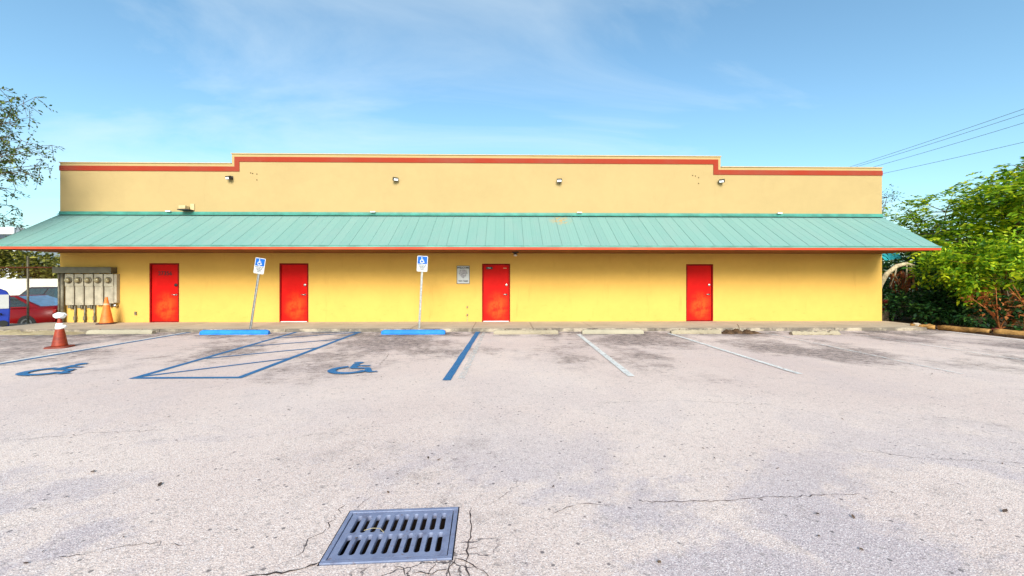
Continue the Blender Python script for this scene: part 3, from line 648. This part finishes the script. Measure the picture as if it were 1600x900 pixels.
wheel_stop(2.32, 4.16, 11.88, M['stop'], 'long clean concrete wheel stop right of the third door', .02, 5)
wheel_stop(4.98, 6.48, 11.84, M['old_stop'], 'chipped concrete wheel stop below the fourth door', .16, 6)
wheel_stop(8.42, 9.85, 11.55, M['old_stop'], 'crumbling concrete wheel stop right of the debris pile', .26, 7)
tag(heap('debris_pile', 6.5, 7.75, 11.72, 12.15, .12, M['soil'], 8, 36, 10), 'low pile of dark brown mulch beside the chipped wheel stop', 'debris')
tag(MB().tube([(7.1, 11.9, .1), (7.08, 11.9, .22), (7.03, 11.9, .27)], .012, 6).build('twig', M['bark']), 'small dark twig sticking out of the mulch pile', 'twig')

def cone(loc, h, rb, mats, label, base):
    t = tag(empty('traffic_cone', loc, R(20)), label, 'traffic cone', 'traffic cones')
    n = 8; r = base
    pts = [(r*math.cos(R(a)), r*math.sin(R(a))) for a in range(0, 360, 10)]
    sq = [(math.copysign(abs(math.cos(R(a)))**.45, math.cos(R(a)))*r, math.copysign(abs(math.sin(R(a)))**.45, math.sin(R(a)))*r) for a in range(0, 360, 10)]
    k = len(sq); b = MB(); b.add([(x, y, 0) for x, y in sq] + [(x, y, .028) for x, y in sq] + [(x*.94, y*.94, .036) for x, y in sq], [tuple(range(k))[::-1], tuple(range(2*k, 3*k))] + [(i, (i+1) % k, k+(i+1) % k, k+i) for i in range(k)] + [(k+i, k+(i+1) % k, 2*k+(i+1) % k, 2*k+i) for i in range(k)])
    b.build('base', mats[1], t)
    rt = .032
    MB().lathe([(rb*1.08, .037), (rb, .07), (rb*.98, .085), (rt + (rb-rt)*.03, h*.97), (rt, h), (rt*.6, h), (rt*.6, h-.05)], n=28).build('cone_body', mats[0], t, smooth=True)
    return t
c1 = cone((-10.62, 9.72, .001), .70, .135, (M['cone_red'], M['cone_base_red']), 'dark red traffic cone with a white bag tied on top', .215)
rr = lambda z: .032 + (.135 - .032) * (1 - z / .7)
MB().lathe([(rr(.46) + .006, .44), (rr(.46) + .012, .46), (rr(.5) + .012, .52), (rr(.57) + .012, .57), (rr(.58) + .004, .585)], n=24).build('reflective_collar', M['cloth'], c1, smooth=True)
def rag(seed, r, c, sq=1):
    rd = np.random.default_rng(seed); bm = bmesh.new(); bmesh.ops.create_icosphere(bm, subdivisions=4, radius=1)
    K = rd.normal(size=(7, 3)) * 2.6; ph = rd.uniform(0, 6, 7)
    for v in bm.verts:
        d = np.array(v.co); f = 1 + .13 * sum(math.sin(K[i] @ d * (1 + .5*i) + ph[i]) / (1 + .35*i) for i in range(7)); v.co = Vector((d[0]*r*f*1.15, d[1]*r*f, d[2]*r*f*sq))
        v.co += Vector(c)
    me = bpy.data.meshes.new('bag'); bm.to_mesh(me); bm.free(); me.polygons.foreach_set('use_smooth', [True]*len(me.polygons)); return me
obj('bag', rag(2, .095, (0, 0, .755), .72), M['cloth'], c1); obj('bag_corner', rag(5, .05, (.10, -.06, .50), .75), M['cloth'], c1)
c2 = cone((-13.70, 13.98, .10), .92, .175, (M['cone_orange'], M['cone_base']), 'tall bright orange traffic cone in front of the meters', .23)
MB().lathe([(.075, .645), (.078, .65), (.0445, .83), (.042, .835)], n=24).build('reflective_collar', plain('dull cone collar', (.80, .46, .30), .5), c2, smooth=True)

def parking_sign(x, y, h, lean, label, twist=0):
    t = tag(empty('parking_sign', (x, y, .10)), label, 'sign', 'accessible parking signs'); t.rotation_euler = (0, lean, 0)
    b = MB()
    for q in ((-.03, -.024, -.02, .012), (.024, .03, -.02, .012), (-.024, .024, .006, .012)): b.box(q[0], q[1], q[2], q[3], -.05, h)     # U-channel
    b.build('post', M['galv'], t)
    s = MB(); wd, hh, r = .165, .245, .03
    out = [(sx*(wd-r) + r*math.cos(R(a)), sz*(hh-r) + r*math.sin(R(a))) for sx, sz, a0 in ((1, -1, 270), (1, 1, 0), (-1, 1, 90), (-1, -1, 180)) for a in range(a0, a0+91, 30)]
    p = s.prism_y(out, -.004, 0).build('sign_plate', M['signwhite'], t, (0, -.024, h - .20), (0, 0, twist))
    MB().prism_y([(-.146, -.004), (.146, -.004), (.146, .226), (-.146, .226)], -.0062, -.0045).build('blue_field', M['signblue'], p)
    m = MB(); isa(m, 0, .185, -.015, .018, upright=-.0068); m.build('wheelchair_symbol', M['signwhite'], p)
    for i, (tx, sz) in enumerate((('PARKING BY', .05), ('DISABLED', .05), ('PERMIT', .05), ('ONLY', .05))):
        obj('lettering', text_mesh(tx, sz, .0005, bold=.0012), M['ink'], p, (0, -.0052, -.04 - i * .047), (R(90), 0, 0))
    for z in (-.20, .236): MB().lathe([(.008, 0), (.008, .004)], (0, -.004, z), 8, 'y').build('bolt', M['galv'], p)
parking_sign(-7.88, 12.52, 2.17, R(8.6), 'accessible parking sign on a post leaning to the right', R(-4))
parking_sign(-2.66, 12.50, 2.22, R(2.9), 'accessible parking sign on a nearly upright post left of the welcome sign')

# ================================================================ left of the building
FY = 14.32
fn = tag(empty('chain_link_fence', (-17, FY, .09)), 'rusty chain link fence left of the building', 'fence')
MB().tube([(.26, 0, -.4), (.26, 0, 2.35)], .03, 10).build('post', M['conduit'], fn); MB().tube([(-2.6, 0, -.4), (-2.6, 0, 2.35)], .038, 10).build('post', M['conduit'], fn)
MB().tube([(-6, -.03, 1.96), (1.18, -.03, 1.96)], .026, 8).build('top_rail', M['rust'], fn)
b = MB(); hgt = 1.95; st = .062
for s in (-1, 1):
    x = -6 - (hgt if s > 0 else 0)
    while x < 1.17:
        p0 = (x, 0.0, 0) if s > 0 else (x + hgt, 0.0, 0); p1 = (x + hgt, 0, hgt) if s > 0 else (x, 0, hgt)
        ax, az, bx, bz = p0[0], 0., p1[0], hgt; dirx = (bx - ax) / hgt
        def clip(X): return (X - ax) / dirx
        z0, z1 = 0., hgt
        for X in (-6, 1.17):
            pass
        lo_, hi_ = sorted((clip(-6), clip(1.17))); z0, z1 = max(0, lo_), min(hgt, hi_)
        if z1 - z0 > .02:
            b.tube([(ax + dirx*z0, .004*s, z0), (ax + dirx*z1, .004*s, z1)], .0017, 3, False)
        x += st
o = b.build('wire_mesh', M['rust'], fn); o['kind'] = 'stuff'

def car(loc, rz, paint, label, kind='sedan'):
    """side profile lofted across the width; the car points to -X"""
    t = tag(empty('parked_car', loc, rz), label, 'car', 'cars parked behind the fence')
    Lh = 2.3; st = [(-2.3, .45, .62, .70), (-2.15, .25, .72, .84), (-1.4, .2, .80, .89), (-.9, .2, .86, .90), (0, .2, .88, .90), (1.2, .2, .92, .90), (1.75, .22, .98, .88), (2.15, .28, .98, .82), (2.27, .45, .86, .74)]
    vs_, fs = [], []
    for x, z0, z1, w_ in st:
        vs_ += [(x, -w_*.86, z0), (x, -w_, z0 + .16), (x, -w_*1.01, (z0+z1)/2), (x, -w_*.96, z1 - .07), (x, -w_*.84, z1), (x, 0, z1 + .03), (x, w_*.84, z1), (x, w_*.96, z1-.07), (x, w_*1.01, (z0+z1)/2), (x, w_, z0+.16), (x, w_*.86, z0)]
    m = 11
    for i in range(len(st)-1):
        for j in range(m): fs.append((i*m+j, i*m+(j+1) % m, (i+1)*m+(j+1) % m, (i+1)*m+j))
    fs += [tuple(range(m))[::-1], tuple(range((len(st)-1)*m, len(st)*m))]
    body = MB().add(vs_, fs).build('body', paint, t, smooth=True)
    H_ = 1.42 if kind == 'sedan' else 1.68; rb = 1.72 if kind == 'sedan' else 2.1; rf = .62 if kind == 'sedan' else 1.9
    base = [(-1.0, .80, .90), (rb, .80, .99)]; roof = [(-.25, .60, H_ - .03), (rf, .60, H_ - .02)]
    c8 = [(-1.0, -.78, .86), (rb, -.78, .95), (rb, .78, .95), (-1.0, .78, .86), (-.22, -.58, H_ - .03), (rf, -.58, H_ - .02), (rf, .58, H_ - .02), (-.22, .58, H_ - .03)]
    cab = MB().add(c8, [(4, 5, 6, 7), (0, 1, 5, 4), (1, 2, 6, 5), (2, 3, 7, 6), (3, 0, 4, 7)]).build('cabin', paint, t, bevel=.05)
    V = [Vector(p) for p in c8]
    def pane(a, b_, c_, d_, ins, name, mat, u=(0, 1)):
        a, b_, c_, d_ = V[a], V[b_], V[c_], V[d_]; n = (b_ - a).cross(d_ - a).normalized() * .006
        def q(s, h): return (a.lerp(b_, s)).lerp(d_.lerp(c_, s), h) + n
        u0, u1 = u
        MB().add([q(u0, ins), q(u1, ins), q(u1, 1-ins), q(u0, 1-ins)], [(0, 1, 2, 3)]).build(name, mat, cab)
    for s in ((0, 1, 5, 4), (2, 3, 7, 6)):
        f = (lambda p: p) if s[0] == 0 else (lambda p: (1-p[1], 1-p[0]))
        pane(*s, .10, 'side_window', M['glass'], f((.06, .44))); pane(*s, .10, 'side_window', M['glass'], f((.47, .90)))
    pane(1, 2, 6, 5, .07, 'rear_window', M['sky_glass'] if kind == 'sedan' else M['glass'], (.06, .94)); pane(3, 0, 4, 7, .07, 'windscreen', M['glass'], (.06, .94))
    for sx in (-1.42, 1.36):
        for sy in (-1, 1):
            wh = MB().lathe([(.20, -.11), (.31, -.11), (.335, -.08), (.335, .08), (.31, .11), (.20, .11)], (sx, sy*.80, .335), 24, 'y').build('tyre', M['tyre'], t, smooth=False)
            MB().lathe([(.205, -.09), (.205, .10), (.19, .115), (.06, .10), (.04, .118)], (sx, sy*.80, .335), 18, 'y').build('rim', M['rim'], wh)
    for sy in (-1, 1):
        MB().box(2.14, 2.27, sy*.62 - .17, sy*.62 + .17, .74, .88).build('tail_light', M['tail'], t, bevel=.02)
        MB().box(-2.30, -2.16, sy*.55 - .14, sy*.55 + .14, .56, .66).build('headlight', M['lens'], t, bevel=.02)
    MB().box(2.255, 2.30, -.85, .85, .40, .58).build('bumper', paint, t, bevel=.03)
    return t
car((-19.65, 16.35, -.4), R(4), M['car_red'], 'red sedan parked behind the chain link fence')
car((-23.6, 21.0, -.4), R(2), M['car_dark'], 'dark car parked behind the red sedan', 'suv')
car((-29.0, 21.2, -.4), R(0), M['car_dark'], 'dark car at the far left behind the blue box', 'suv')
tag(MB().box(-70, -15.9 - 8, 0, .2, -.4, 1.68).box(-24, -16.2, 0.001, .199, -.4, 1.68).build('boundary_wall', M['offwhite'], None, (0, 27.5, 0)), 'off white boundary wall beyond the parked cars', 'wall')
# blue collection box with a notice
t = tag(empty('collection_box', (-16.63, 13.2, .085), R(52)), 'blue plastic collection box with a white notice at the left edge', 'collection box')
b = MB(); pr = [(-.38, 0), (.38, 0), (.40, .55), (.40, 1.0), (.33, 1.17), (.16, 1.27), (-.16, 1.27), (-.33, 1.17), (-.40, 1.0), (-.40, .55)]
b.prism_y(pr, -.33, .33).build('body', M['blue_plastic'], t, bevel=.03)
MB().box(-.37, .37, -.345, -.332, .60, 1.05).build('notice', M['signwhite'], t)
for i in range(4): MB().box(-.27, .12 + .05*(i % 2), -.3475, -.346, .93 - i*.085, .955 - i*.085).build('printed_line', M['ink'], t)
for sx in (-.25, .25): MB().lathe([(.10, -.04), (.10, .04)], (sx, -.36, .12), 16, 'y').build('wheel', M['tyre'], t)
MB().tube([(.02, -.335, .40), (.02, -.40, .44), (.22, -.40, .44), (.22, -.335, .40)], .02, 8).build('handle', M['black'], t, smooth=True)

# far building
fb = tag(empty('far_building', (-88, 62, -.4)), 'far white building with a dark window band above the canopy end', 'building')
MB().box(-40, 14, 0, 30, 0, 7.8).build('wall', M['farwhite'], fb); MB().box(-40, 13.0, -.06, -.002, 7.80, 8.9).build('window_band', M['fardark'], fb); MB().box(-40, 13.6, -.2, 30, 8.91, 10.0).build('roof_edge', M['farwhite'], fb, bevel=.1); MB().box(-40, 12.8, .01, 29.9, 7.801, 8.909).build('upper_wall', M['farwhite'], fb)

# ================================================================ vegetation
def leaf_mesh(name, P, D, S, rng, wid=.42, mat=None, fold=.25):
    """diamond leaves: P base points, D directions, S lengths"""
    n = len(P); D = D / np.linalg.norm(D, axis=1, keepdims=True)
    up = rng.normal(size=(n, 3)) * .5 + np.array([0, 0, 1.0]); side = np.cross(D, up); side /= np.maximum(1e-6, np.linalg.norm(side, axis=1, keepdims=True))
    nor = np.cross(side, D); s = S[:, None]
    v = np.empty((n, 4, 3)); mid = P + D * s * .45 + nor * s * fold * .25
    v[:, 0] = P; v[:, 1] = mid + side * s * wid * .5; v[:, 2] = P + D * s - nor * s * fold * .3; v[:, 3] = mid - side * s * wid * .5
    me = bpy.data.meshes.new(name); me.vertices.add(n*4); me.vertices.foreach_set('co', v.reshape(-1))
    me.loops.add(n*4); me.loops.foreach_set('vertex_index', np.arange(n*4, dtype=np.int32)); me.polygons.add(n)
    me.polygons.foreach_set('loop_start', np.arange(0, n*4, 4, dtype=np.int32)); me.polygons.foreach_set('loop_total', np.full(n, 4, dtype=np.int32)); me.update(calc_edges=True)
    me.materials.append(mat); return me
def unit(a): return a / np.maximum(1e-9, np.linalg.norm(a, axis=-1, keepdims=True))
def in_blobs(blobs, n, rng, shell=.45):
    vol = np.array([b[3]*b[4]*b[5] for b in blobs]) ** .75; k = rng.choice(len(blobs), n, p=vol/vol.sum()); B = np.array(blobs)[k]
    d = unit(rng.normal(size=(n, 3))); r = (shell + (1 - shell) * rng.random(n) ** .6)[:, None]
    return B[:, :3] + d * B[:, 3:6] * r, d
def pinnate(C, Dn, Ls, pairs, size, rng):
    """fronds with leaflets on both sides, drooping at the tip"""
    P, D, S = [], [], []; Dn = unit(Dn); side = unit(np.cross(Dn, np.array([0, 0, 1.0]) + rng.normal(size=Dn.shape)*.15))
    for i in range(1, pairs + 1):
        u = i / pairs; p = C + Dn * (Ls * u)[:, None] - np.array([0, 0, 1]) * (Ls * .35 * u * u)[:, None]
        for s in (-1, 1):
            P.append(p); D.append(unit(Dn * .55 + side * s * .85 - np.array([0, 0, .25]) + rng.normal(size=Dn.shape)*.12)); S.append(Ls * 0 + size * (1 - .35*abs(u - .5)*2) * rng.uniform(.8, 1.15, len(C)))
    return np.concatenate(P), np.concatenate(D), np.concatenate(S)
def limbs(mb, base, targets, r0, rng, fork=.4):
    base = Vector(base)
    for tg in targets:
        tg = Vector(tg); a = base.lerp(Vector((base.x, base.y, base.z + (tg.z - base.z)*fork)), .9); m = a.lerp(tg, .5) + Vector(rng.normal(size=3)*.18)
        pts = [base + Vector(rng.normal(size=3)*.02), a, m, tg]; fine = []
        for i in range(13):
            u = i/12; q = [p.copy() for p in pts]
            while len(q) > 1: q = [q[j].lerp(q[j+1], u) for j in range(len(q)-1)]
            fine.append(q[0])
        mb.tube(fine, [r0 * (1 - .85*i/12) for i in range(13)], 7)
def tree(name, label, cat, base, blobs, n, mat, seed, style='simple', size=.1, r0=.09, bark='bark', group=None, shell=.45, clump=None, wid=.42, frond=.45, pairs=6, trunk_name='trunk'):
    rng = np.random.default_rng(seed); t = tag(empty(name, base), label, cat, group); B = Vector(base)
    lb = [(b_[0]-B.x, b_[1]-B.y, b_[2]-B.z, *b_[3:]) for b_ in blobs]
    if clump:
        C, d = in_blobs(lb, clump, rng, shell); k = rng.integers(0, clump, n); P = C[k] + rng.normal(size=(n, 3)) * .15 * np.mean([b_[3] for b_ in lb]); d = unit(d[k] + rng.normal(size=(n, 3))*.7)
    else: P, d = in_blobs(lb, n, rng, shell); d = unit(d + rng.normal(size=(n, 3))*.5)
    if style == 'pinnate': P, D, S = pinnate(P, d * np.array([1, 1, .5]) + np.array([0, 0, .1]), frond * rng.uniform(.7, 1.2, n), pairs, size, rng)
    else: D = d * np.array([1, 1, .6]) + np.array([0, 0, -.2]); S = size * np.clip(rng.lognormal(-.05, .32, n), .4, 1.9)
    obj('crown', leaf_mesh('crown', P, D, S, rng, wid, M[mat]), None, t)
    mb = MB(); limbs(mb, (0, 0, -.05), [b_[:3] for b_ in lb], r0, rng)
    for b_ in lb:                               # thin twigs out to the edge of each clump
        for _ in range(5):
            e = Vector(unit(rng.normal(size=3))); e.z = abs(e.z)*.7
            c = Vector(b_[:3]); mb.tube([c, c + Vector((e.x*b_[3]*.5, e.y*b_[4]*.5, e.z*b_[5]*.4)), c + Vector((e.x*b_[3]*.95, e.y*b_[4]*.95, e.z*b_[5]*.9))], [r0*.22, r0*.14, r0*.05], 5)
    mb.build(trunk_name, M[bark], t, smooth=True); return t

# right side: a tall pinnate tree, more behind it, lime bushes and dark undergrowth
tree('broadleaf_tree', 'tall yellow green tree with feathery leaves at the right edge', 'tree', (20.3, 15.6, 0),
     [(19.2, 15.0, 4.3, 1.5, 1.4, 1.0), (20.9, 15.2, 5.0, 1.4, 1.5, .95), (22.6, 15.6, 5.3, 1.5, 1.5, 1.1), (18.3, 15.8, 3.5, 1.3, 1.2, .9), (21.3, 14.4, 3.9, 1.6, 1.3, .9), (18.4, 13.7, 4.7, .9, .9, .5), (24.6, 16, 4.6, 1.6, 1.5, 1.4), (22.6, 14.2, 3.4, 1.5, 1.2, 1.2), (19.6, 14.4, 5.75, .8, .8, .45), (23.5, 14.8, 6.6, 1.3, 1.2, .8), (17.6, 14.6, 3.0, 1.0, 1.0, .7)],
     2100, 'leaf_yellow', 11, 'pinnate', .24, .13, group='trees right of the building', clump=210, wid=.52, frond=.66, pairs=5)
tree('broadleaf_tree', 'dense darker tree just behind the canopy corner', 'tree', (21.5, 19.2, 0),
     [(19.6, 18.6, 4.3, 1.4, 1.4, 1.1), (21.3, 18.8, 4.9, 1.6, 1.5, 1.2), (23.2, 19, 4.2, 1.8, 1.5, 1.5), (20.2, 19, 2.8, 2.0, 1.5, 1.4), (23.2, 18.6, 2.5, 2.0, 1.5, 1.5), (18.7, 18.2, 3.2, .9, .9, .9)],
     1100, 'leaf_yellow', 12, 'pinnate', .19, .13, group='trees right of the building', clump=230, wid=.52, frond=.58, pairs=5)
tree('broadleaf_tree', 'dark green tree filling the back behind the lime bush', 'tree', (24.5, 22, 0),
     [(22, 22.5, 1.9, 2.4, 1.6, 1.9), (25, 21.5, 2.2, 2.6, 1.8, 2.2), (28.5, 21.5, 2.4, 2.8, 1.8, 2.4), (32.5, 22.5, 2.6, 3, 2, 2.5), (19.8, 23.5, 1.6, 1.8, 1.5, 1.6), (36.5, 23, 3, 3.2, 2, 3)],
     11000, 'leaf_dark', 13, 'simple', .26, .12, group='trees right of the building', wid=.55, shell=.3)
tree('broadleaf_tree', 'thin sparse tree behind the right end of the parapet', 'tree', (27.0, 28.6, 0),
     [(27.0, 28.5, 6.6, .9, .9, 1.2), (27.9, 28.5, 7.6, .8, .8, .8), (27.4, 28.5, 5.2, 1.1, 1, .9), (26.6, 28.5, 8.0, .5, .5, .8)], 900, 'leaf_far', 14, 'simple', .16, .10, group='trees right of the building', shell=.2, clump=150, wid=.3)
tree('bush', 'lime green bush spilling over the timber edging at right', 'bush', (16.4, 12.6, .05),
     [(15.5, 12.9, 2.15, .75, .8, .55), (16.2, 12.4, 2.35, .9, .9, .6), (17.2, 12.6, 2.3, 1.0, 1, .65), (15.2, 12.6, 1.6, .55, .7, .5), (16.0, 11.6, 1.85, .8, .7, .6), (17.2, 11.6, 2.0, .9, .8, .8), (18.2, 12.8, 2.2, 1, 1, .8), (15.6, 13.8, 2.0, .8, .8, .6), (16.9, 13.9, 2.5, 1.1, .8, .6), (15.9, 11.5, 1.35, .6, .6, .4), (16.6, 11.0, 1.3, .7, .6, .6), (15.3, 12.7, 1.2, .45, .5, .35)],
     12500, 'leaf_lime', 21, 'simple', .14, .03, 'stem', 'bushes right of the building', .35, 330, .5, trunk_name='stems')
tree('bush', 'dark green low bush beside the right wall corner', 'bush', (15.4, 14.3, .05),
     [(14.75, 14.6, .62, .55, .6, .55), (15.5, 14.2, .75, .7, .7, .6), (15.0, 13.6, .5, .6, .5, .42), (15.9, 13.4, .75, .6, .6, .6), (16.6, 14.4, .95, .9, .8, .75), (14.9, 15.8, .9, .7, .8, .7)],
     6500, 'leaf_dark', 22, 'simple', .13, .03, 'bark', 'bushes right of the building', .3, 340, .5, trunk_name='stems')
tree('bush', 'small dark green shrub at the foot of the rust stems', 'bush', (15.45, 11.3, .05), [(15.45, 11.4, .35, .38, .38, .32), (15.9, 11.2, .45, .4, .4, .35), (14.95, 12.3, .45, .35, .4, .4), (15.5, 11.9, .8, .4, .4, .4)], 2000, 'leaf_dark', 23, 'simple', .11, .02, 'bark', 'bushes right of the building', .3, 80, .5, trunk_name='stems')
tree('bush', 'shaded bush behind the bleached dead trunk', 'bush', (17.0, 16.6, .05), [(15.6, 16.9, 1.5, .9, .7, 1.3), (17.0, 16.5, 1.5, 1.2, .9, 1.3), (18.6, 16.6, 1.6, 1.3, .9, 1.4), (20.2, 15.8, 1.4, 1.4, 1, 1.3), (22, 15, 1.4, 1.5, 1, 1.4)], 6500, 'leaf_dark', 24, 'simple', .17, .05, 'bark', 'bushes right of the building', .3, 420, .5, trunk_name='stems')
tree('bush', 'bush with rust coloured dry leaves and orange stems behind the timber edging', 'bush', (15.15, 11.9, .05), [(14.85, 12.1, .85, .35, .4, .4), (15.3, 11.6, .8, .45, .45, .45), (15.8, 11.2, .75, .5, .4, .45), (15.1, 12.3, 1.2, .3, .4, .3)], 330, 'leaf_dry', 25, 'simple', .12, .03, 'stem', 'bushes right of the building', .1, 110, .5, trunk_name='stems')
b = MB(); rng = np.random.default_rng(4)
for i in range(7):
    x, y = 14.75 + rng.uniform(0, 1.0), 12.1 - rng.uniform(0, 1.1); b.tube([(x, y, .03), (x + rng.normal()*.12, y + rng.normal()*.12, .5), (x + rng.normal()*.45, y + rng.normal()*.3, 1.0 + rng.uniform(0, .5))], [.022, .016, .008], 6)
tag(b.build('shrub_stems', M['stem'], smooth=True), 'cluster of bare orange brown stems under the lime bush', 'stems')
# bleached, arched dead trunk with dry fronds
t = tag(empty('dead_trunk', (14.55, 15.3, .05)), 'bleached arched dead trunk beside the right wall corner', 'dead trunk')
pts = [Vector(p) for p in ((.0, .0, .9), (.12, -.03, 1.35), (.36, -.05, 1.80), (.75, -.05, 2.10), (1.2, 0, 2.2), (1.6, .05, 2.1))]
MB().tube([(-.25, .2, -.05), (-.05, .05, .6)] + pts, [.12, .11, .10, .09, .085, .08, .07, .045], 10).build('trunk', M['pale_bark'], t, smooth=True)
for k, (a, e, r_) in enumerate((((.75, -.05, 2.08), (.45, -.1, 1.3), .03), ((1.2, 0, 2.18), (1.0, -.1, 1.2), .028), ((.45, -.05, 1.85), (.7, -.2, 1.5), .02), ((1.4, 0, 2.1), (1.35, -.1, 1.3), .02))): MB().tube([a, Vector(a).lerp(Vector(e), .5) + Vector((.06, 0, .04)), e], [r_, r_*.8, r_*.4], 7).build('branch', M['pale_bark'], t, smooth=True)
P = np.array([(.5 + rng.uniform(0, .9), -.05 + rng.normal()*.1, 1.95 - rng.uniform(0, .8)) for _ in range(170)]); D = rng.normal(size=(170, 3))*.4 + np.array([0, 0, -1]); obj('dry_leaves', leaf_mesh('dry_leaves', P, D, rng.uniform(.12, .3, 170), rng, .3, M['leaf_dry']), None, t)
tag(MB().lathe([(.16, 0), (.22, .34), (.24, .36), (.24, .40), (.21, .40), (.20, .34)], n=20).build('plant_pot', M['red_pot'], None, (14.42, 15.0, .46), smooth=True), 'dark red pot beside the right wall corner', 'pot')
tag(MB().lathe([(.24, 0), (.24, .40)], n=16).build('pot_stand', M['bark'], None, (14.42, 15.0, .058)), 'dark round stand under the red pot', 'stand')
tag(MB().add([(0, 0, 0), (1.1, .3, .12), (1.2, .8, .5), (.35, .9, .55), (.1, .4, .35), (0, 0, -.02), (1.1, .3, .10), (1.2, .8, .48), (.35, .9, .53), (.1, .4, .33)], [(0, 1, 2, 4), (2, 3, 4), (5, 9, 7, 6), (7, 9, 8), (0, 5, 6, 1), (1, 6, 7, 2), (2, 7, 8, 3), (3, 8, 9, 4), (4, 9, 5, 0)]).build('tarpaulin', M['teal_tarp'], None, (16.15, 16.6, 2.45)), 'teal tarpaulin hung in the bushes below the canopy corner', 'tarpaulin')
# timber edging and rubble
for i, (a, e, r_, l) in enumerate((((14.28, 11.35, .09), (14.95, 10.35, .09), .10, 'weathered timber edging log nearest the right frame edge'), ((13.98, 12.55, .08), (14.26, 11.42, .09), .085, 'weathered timber edging log beside the white edge line'), ((13.62, 13.1, .075), (13.94, 12.62, .075), .07, 'short timber edging log near the sidewalk corner'))):
    a, e = Vector(a), Vector(e); rd = random.Random(i); tag(MB().tube([a.lerp(e, k/8) + Vector((0, 0, rd.uniform(-.01, .01))) for k in range(9)], [r_*rd.uniform(.9, 1.08) for _ in range(9)], 10).build('edging_log', M['log'], smooth=True), l, 'timber', 'timber edging')
for i, (x, y, s, mt_, l) in enumerate(((13.75, 13.02, .10, 'slab', 'grey rubble stone at the sidewalk corner'), (14.05, 12.9, .085, 'log', 'orange brown rubble stone behind the edging'), (14.75, 11.65, .10, 'red_pot', 'reddish stone at the foot of the rust stems'))):
    tag(obj('rubble_stone', rag(20 + i, s, (0, 0, s*.55), .6), M[mt_], None, (x, y, .05)), l, 'stone')

# left side: overhanging tree and the hedge behind the fence
rng = np.random.default_rng(31); tr = tag(empty('overhanging_tree', (-18.3, 11.6, .0)), 'small leaved tree reaching in from the left edge above the canopy', 'tree')
mb = MB(); P, D = [], []
mb.tube([(0, 0, -.05), (.05, 0, 1.5), (-.05, .05, 3.0), (.1, 0, 4.4)], [.2, .17, .14, .11], 10)
for i in range(74):
    a = Vector((.1, 0, rng.uniform(2.8, 4.4))); th = rng.uniform(-1.0, 1.0) if i < 64 else rng.uniform(0, 6.28); ln = rng.uniform(2.0, 4.25); zt = rng.uniform(.6, 5.7)
    ln *= 1 - .28*abs(zt - 3.2)/2.8
    e = a + Vector((math.cos(th)*ln, math.sin(th)*ln*.9, zt - (a.z - 3.0) - .35)); m = a.lerp(e, .5) + Vector((0, 0, .55)); fine = []
    for k in range(13): u = k/12; fine.append(a.lerp(m, u).lerp(m.lerp(e, u), u))
    mb.tube(fine, [.035*(1 - .85*k/12) for k in range(13)], 5)
    for k in range(5, 13):
        for _ in range(3):
            d = Vector(unit(rng.normal(size=3))) + Vector((.25, 0, -.35)); d.normalize(); q = fine[k]; L2 = rng.uniform(.25, .55); mb.tube([q, q + d*L2*.5, q + d*L2 + Vector((0, 0, -.08))], [.008, .006, .003], 4, False)
            for _ in range(9): P.append(q + d * L2 * rng.uniform(.2, 1.05) + Vector(rng.normal(size=3)*.03)); D.append(np.array(d) + rng.normal(size=3)*.8)
mb.build('trunk', M['bark'], tr, smooth=True); P = np.array([tuple(p) for p in P]); obj('crown', leaf_mesh('crown', P, np.array(D), rng.uniform(.07, .125, len(P)), rng, .5, M['leaf_left']), None, tr)
for i, (x, l) in enumerate(((-27, 'olive green tree behind the boundary wall, nearest the building'), (-33, 'olive green tree behind the boundary wall, second from the building'), (-39.5, 'olive green tree behind the boundary wall, farthest left'))):
    r2 = np.random.default_rng(50 + i); bls = [(x + r2.uniform(-3, 3), 30.5 + r2.uniform(-1, 1), r2.uniform(2.0, 4.0), 1.5, 1.2, 1.0) for _ in range(9)]
    tree('hedge_tree', l, 'tree', (x, 30.5, -.4), bls, 7000, 'leaf_hedge', 60 + i, 'simple', .26, .12, group='trees behind the boundary wall', shell=.25, clump=380, wid=.5)

# ================================================================ utility pole and cables
pp = tag(empty('utility_pole', (31.0, 37.0, -.4)), 'distant utility pole top behind the right parapet', 'utility pole')
MB().tube([(0, 0, 0), (0, 0, 12.6)], [.16, .09], 10).build('pole', M['pole_wood'], pp); MB().box(-1.1, 1.1, -.06, .06, 11.7, 11.83).build('crossarm', M['pole_wood'], pp)
pq = tag(empty('utility_pole', (42.0, 6.0, -.4)), 'utility pole beyond the right edge of the view', 'utility pole')
MB().tube([(0, 0, 0), (0, 0, 17.6)], [.19, .1], 10).build('pole', M['pole_wood'], pq); MB().box(-.06, .06, -1.1, 1.1, 16.4, 16.53).build('crossarm', M['pole_wood'], pq)
for i, (a, e, l) in enumerate((((29.9, 37, 11.4), (41.9, 5, 16.77), 'topmost of the four grey power cables'), ((31.0, 37, 11.62), (42, 6, 16.1), 'second from top of the four grey power cables'), ((32, 37, 11.48), (42, 7, 15.24), 'third from top of the four grey power cables'), ((31.1, 37, 10.69), (42, 6, 12.5), 'lowest of the four grey power cables'))):
    a, e = Vector(a), Vector(e); tag(MB().tube([a.lerp(e, k/20) - Vector((0, 0, .5*4*(k/20)*(1-k/20))) for k in range(21)], .015, 6).build('power_cable', M['cable']), l, 'cable', 'power cables at upper right')
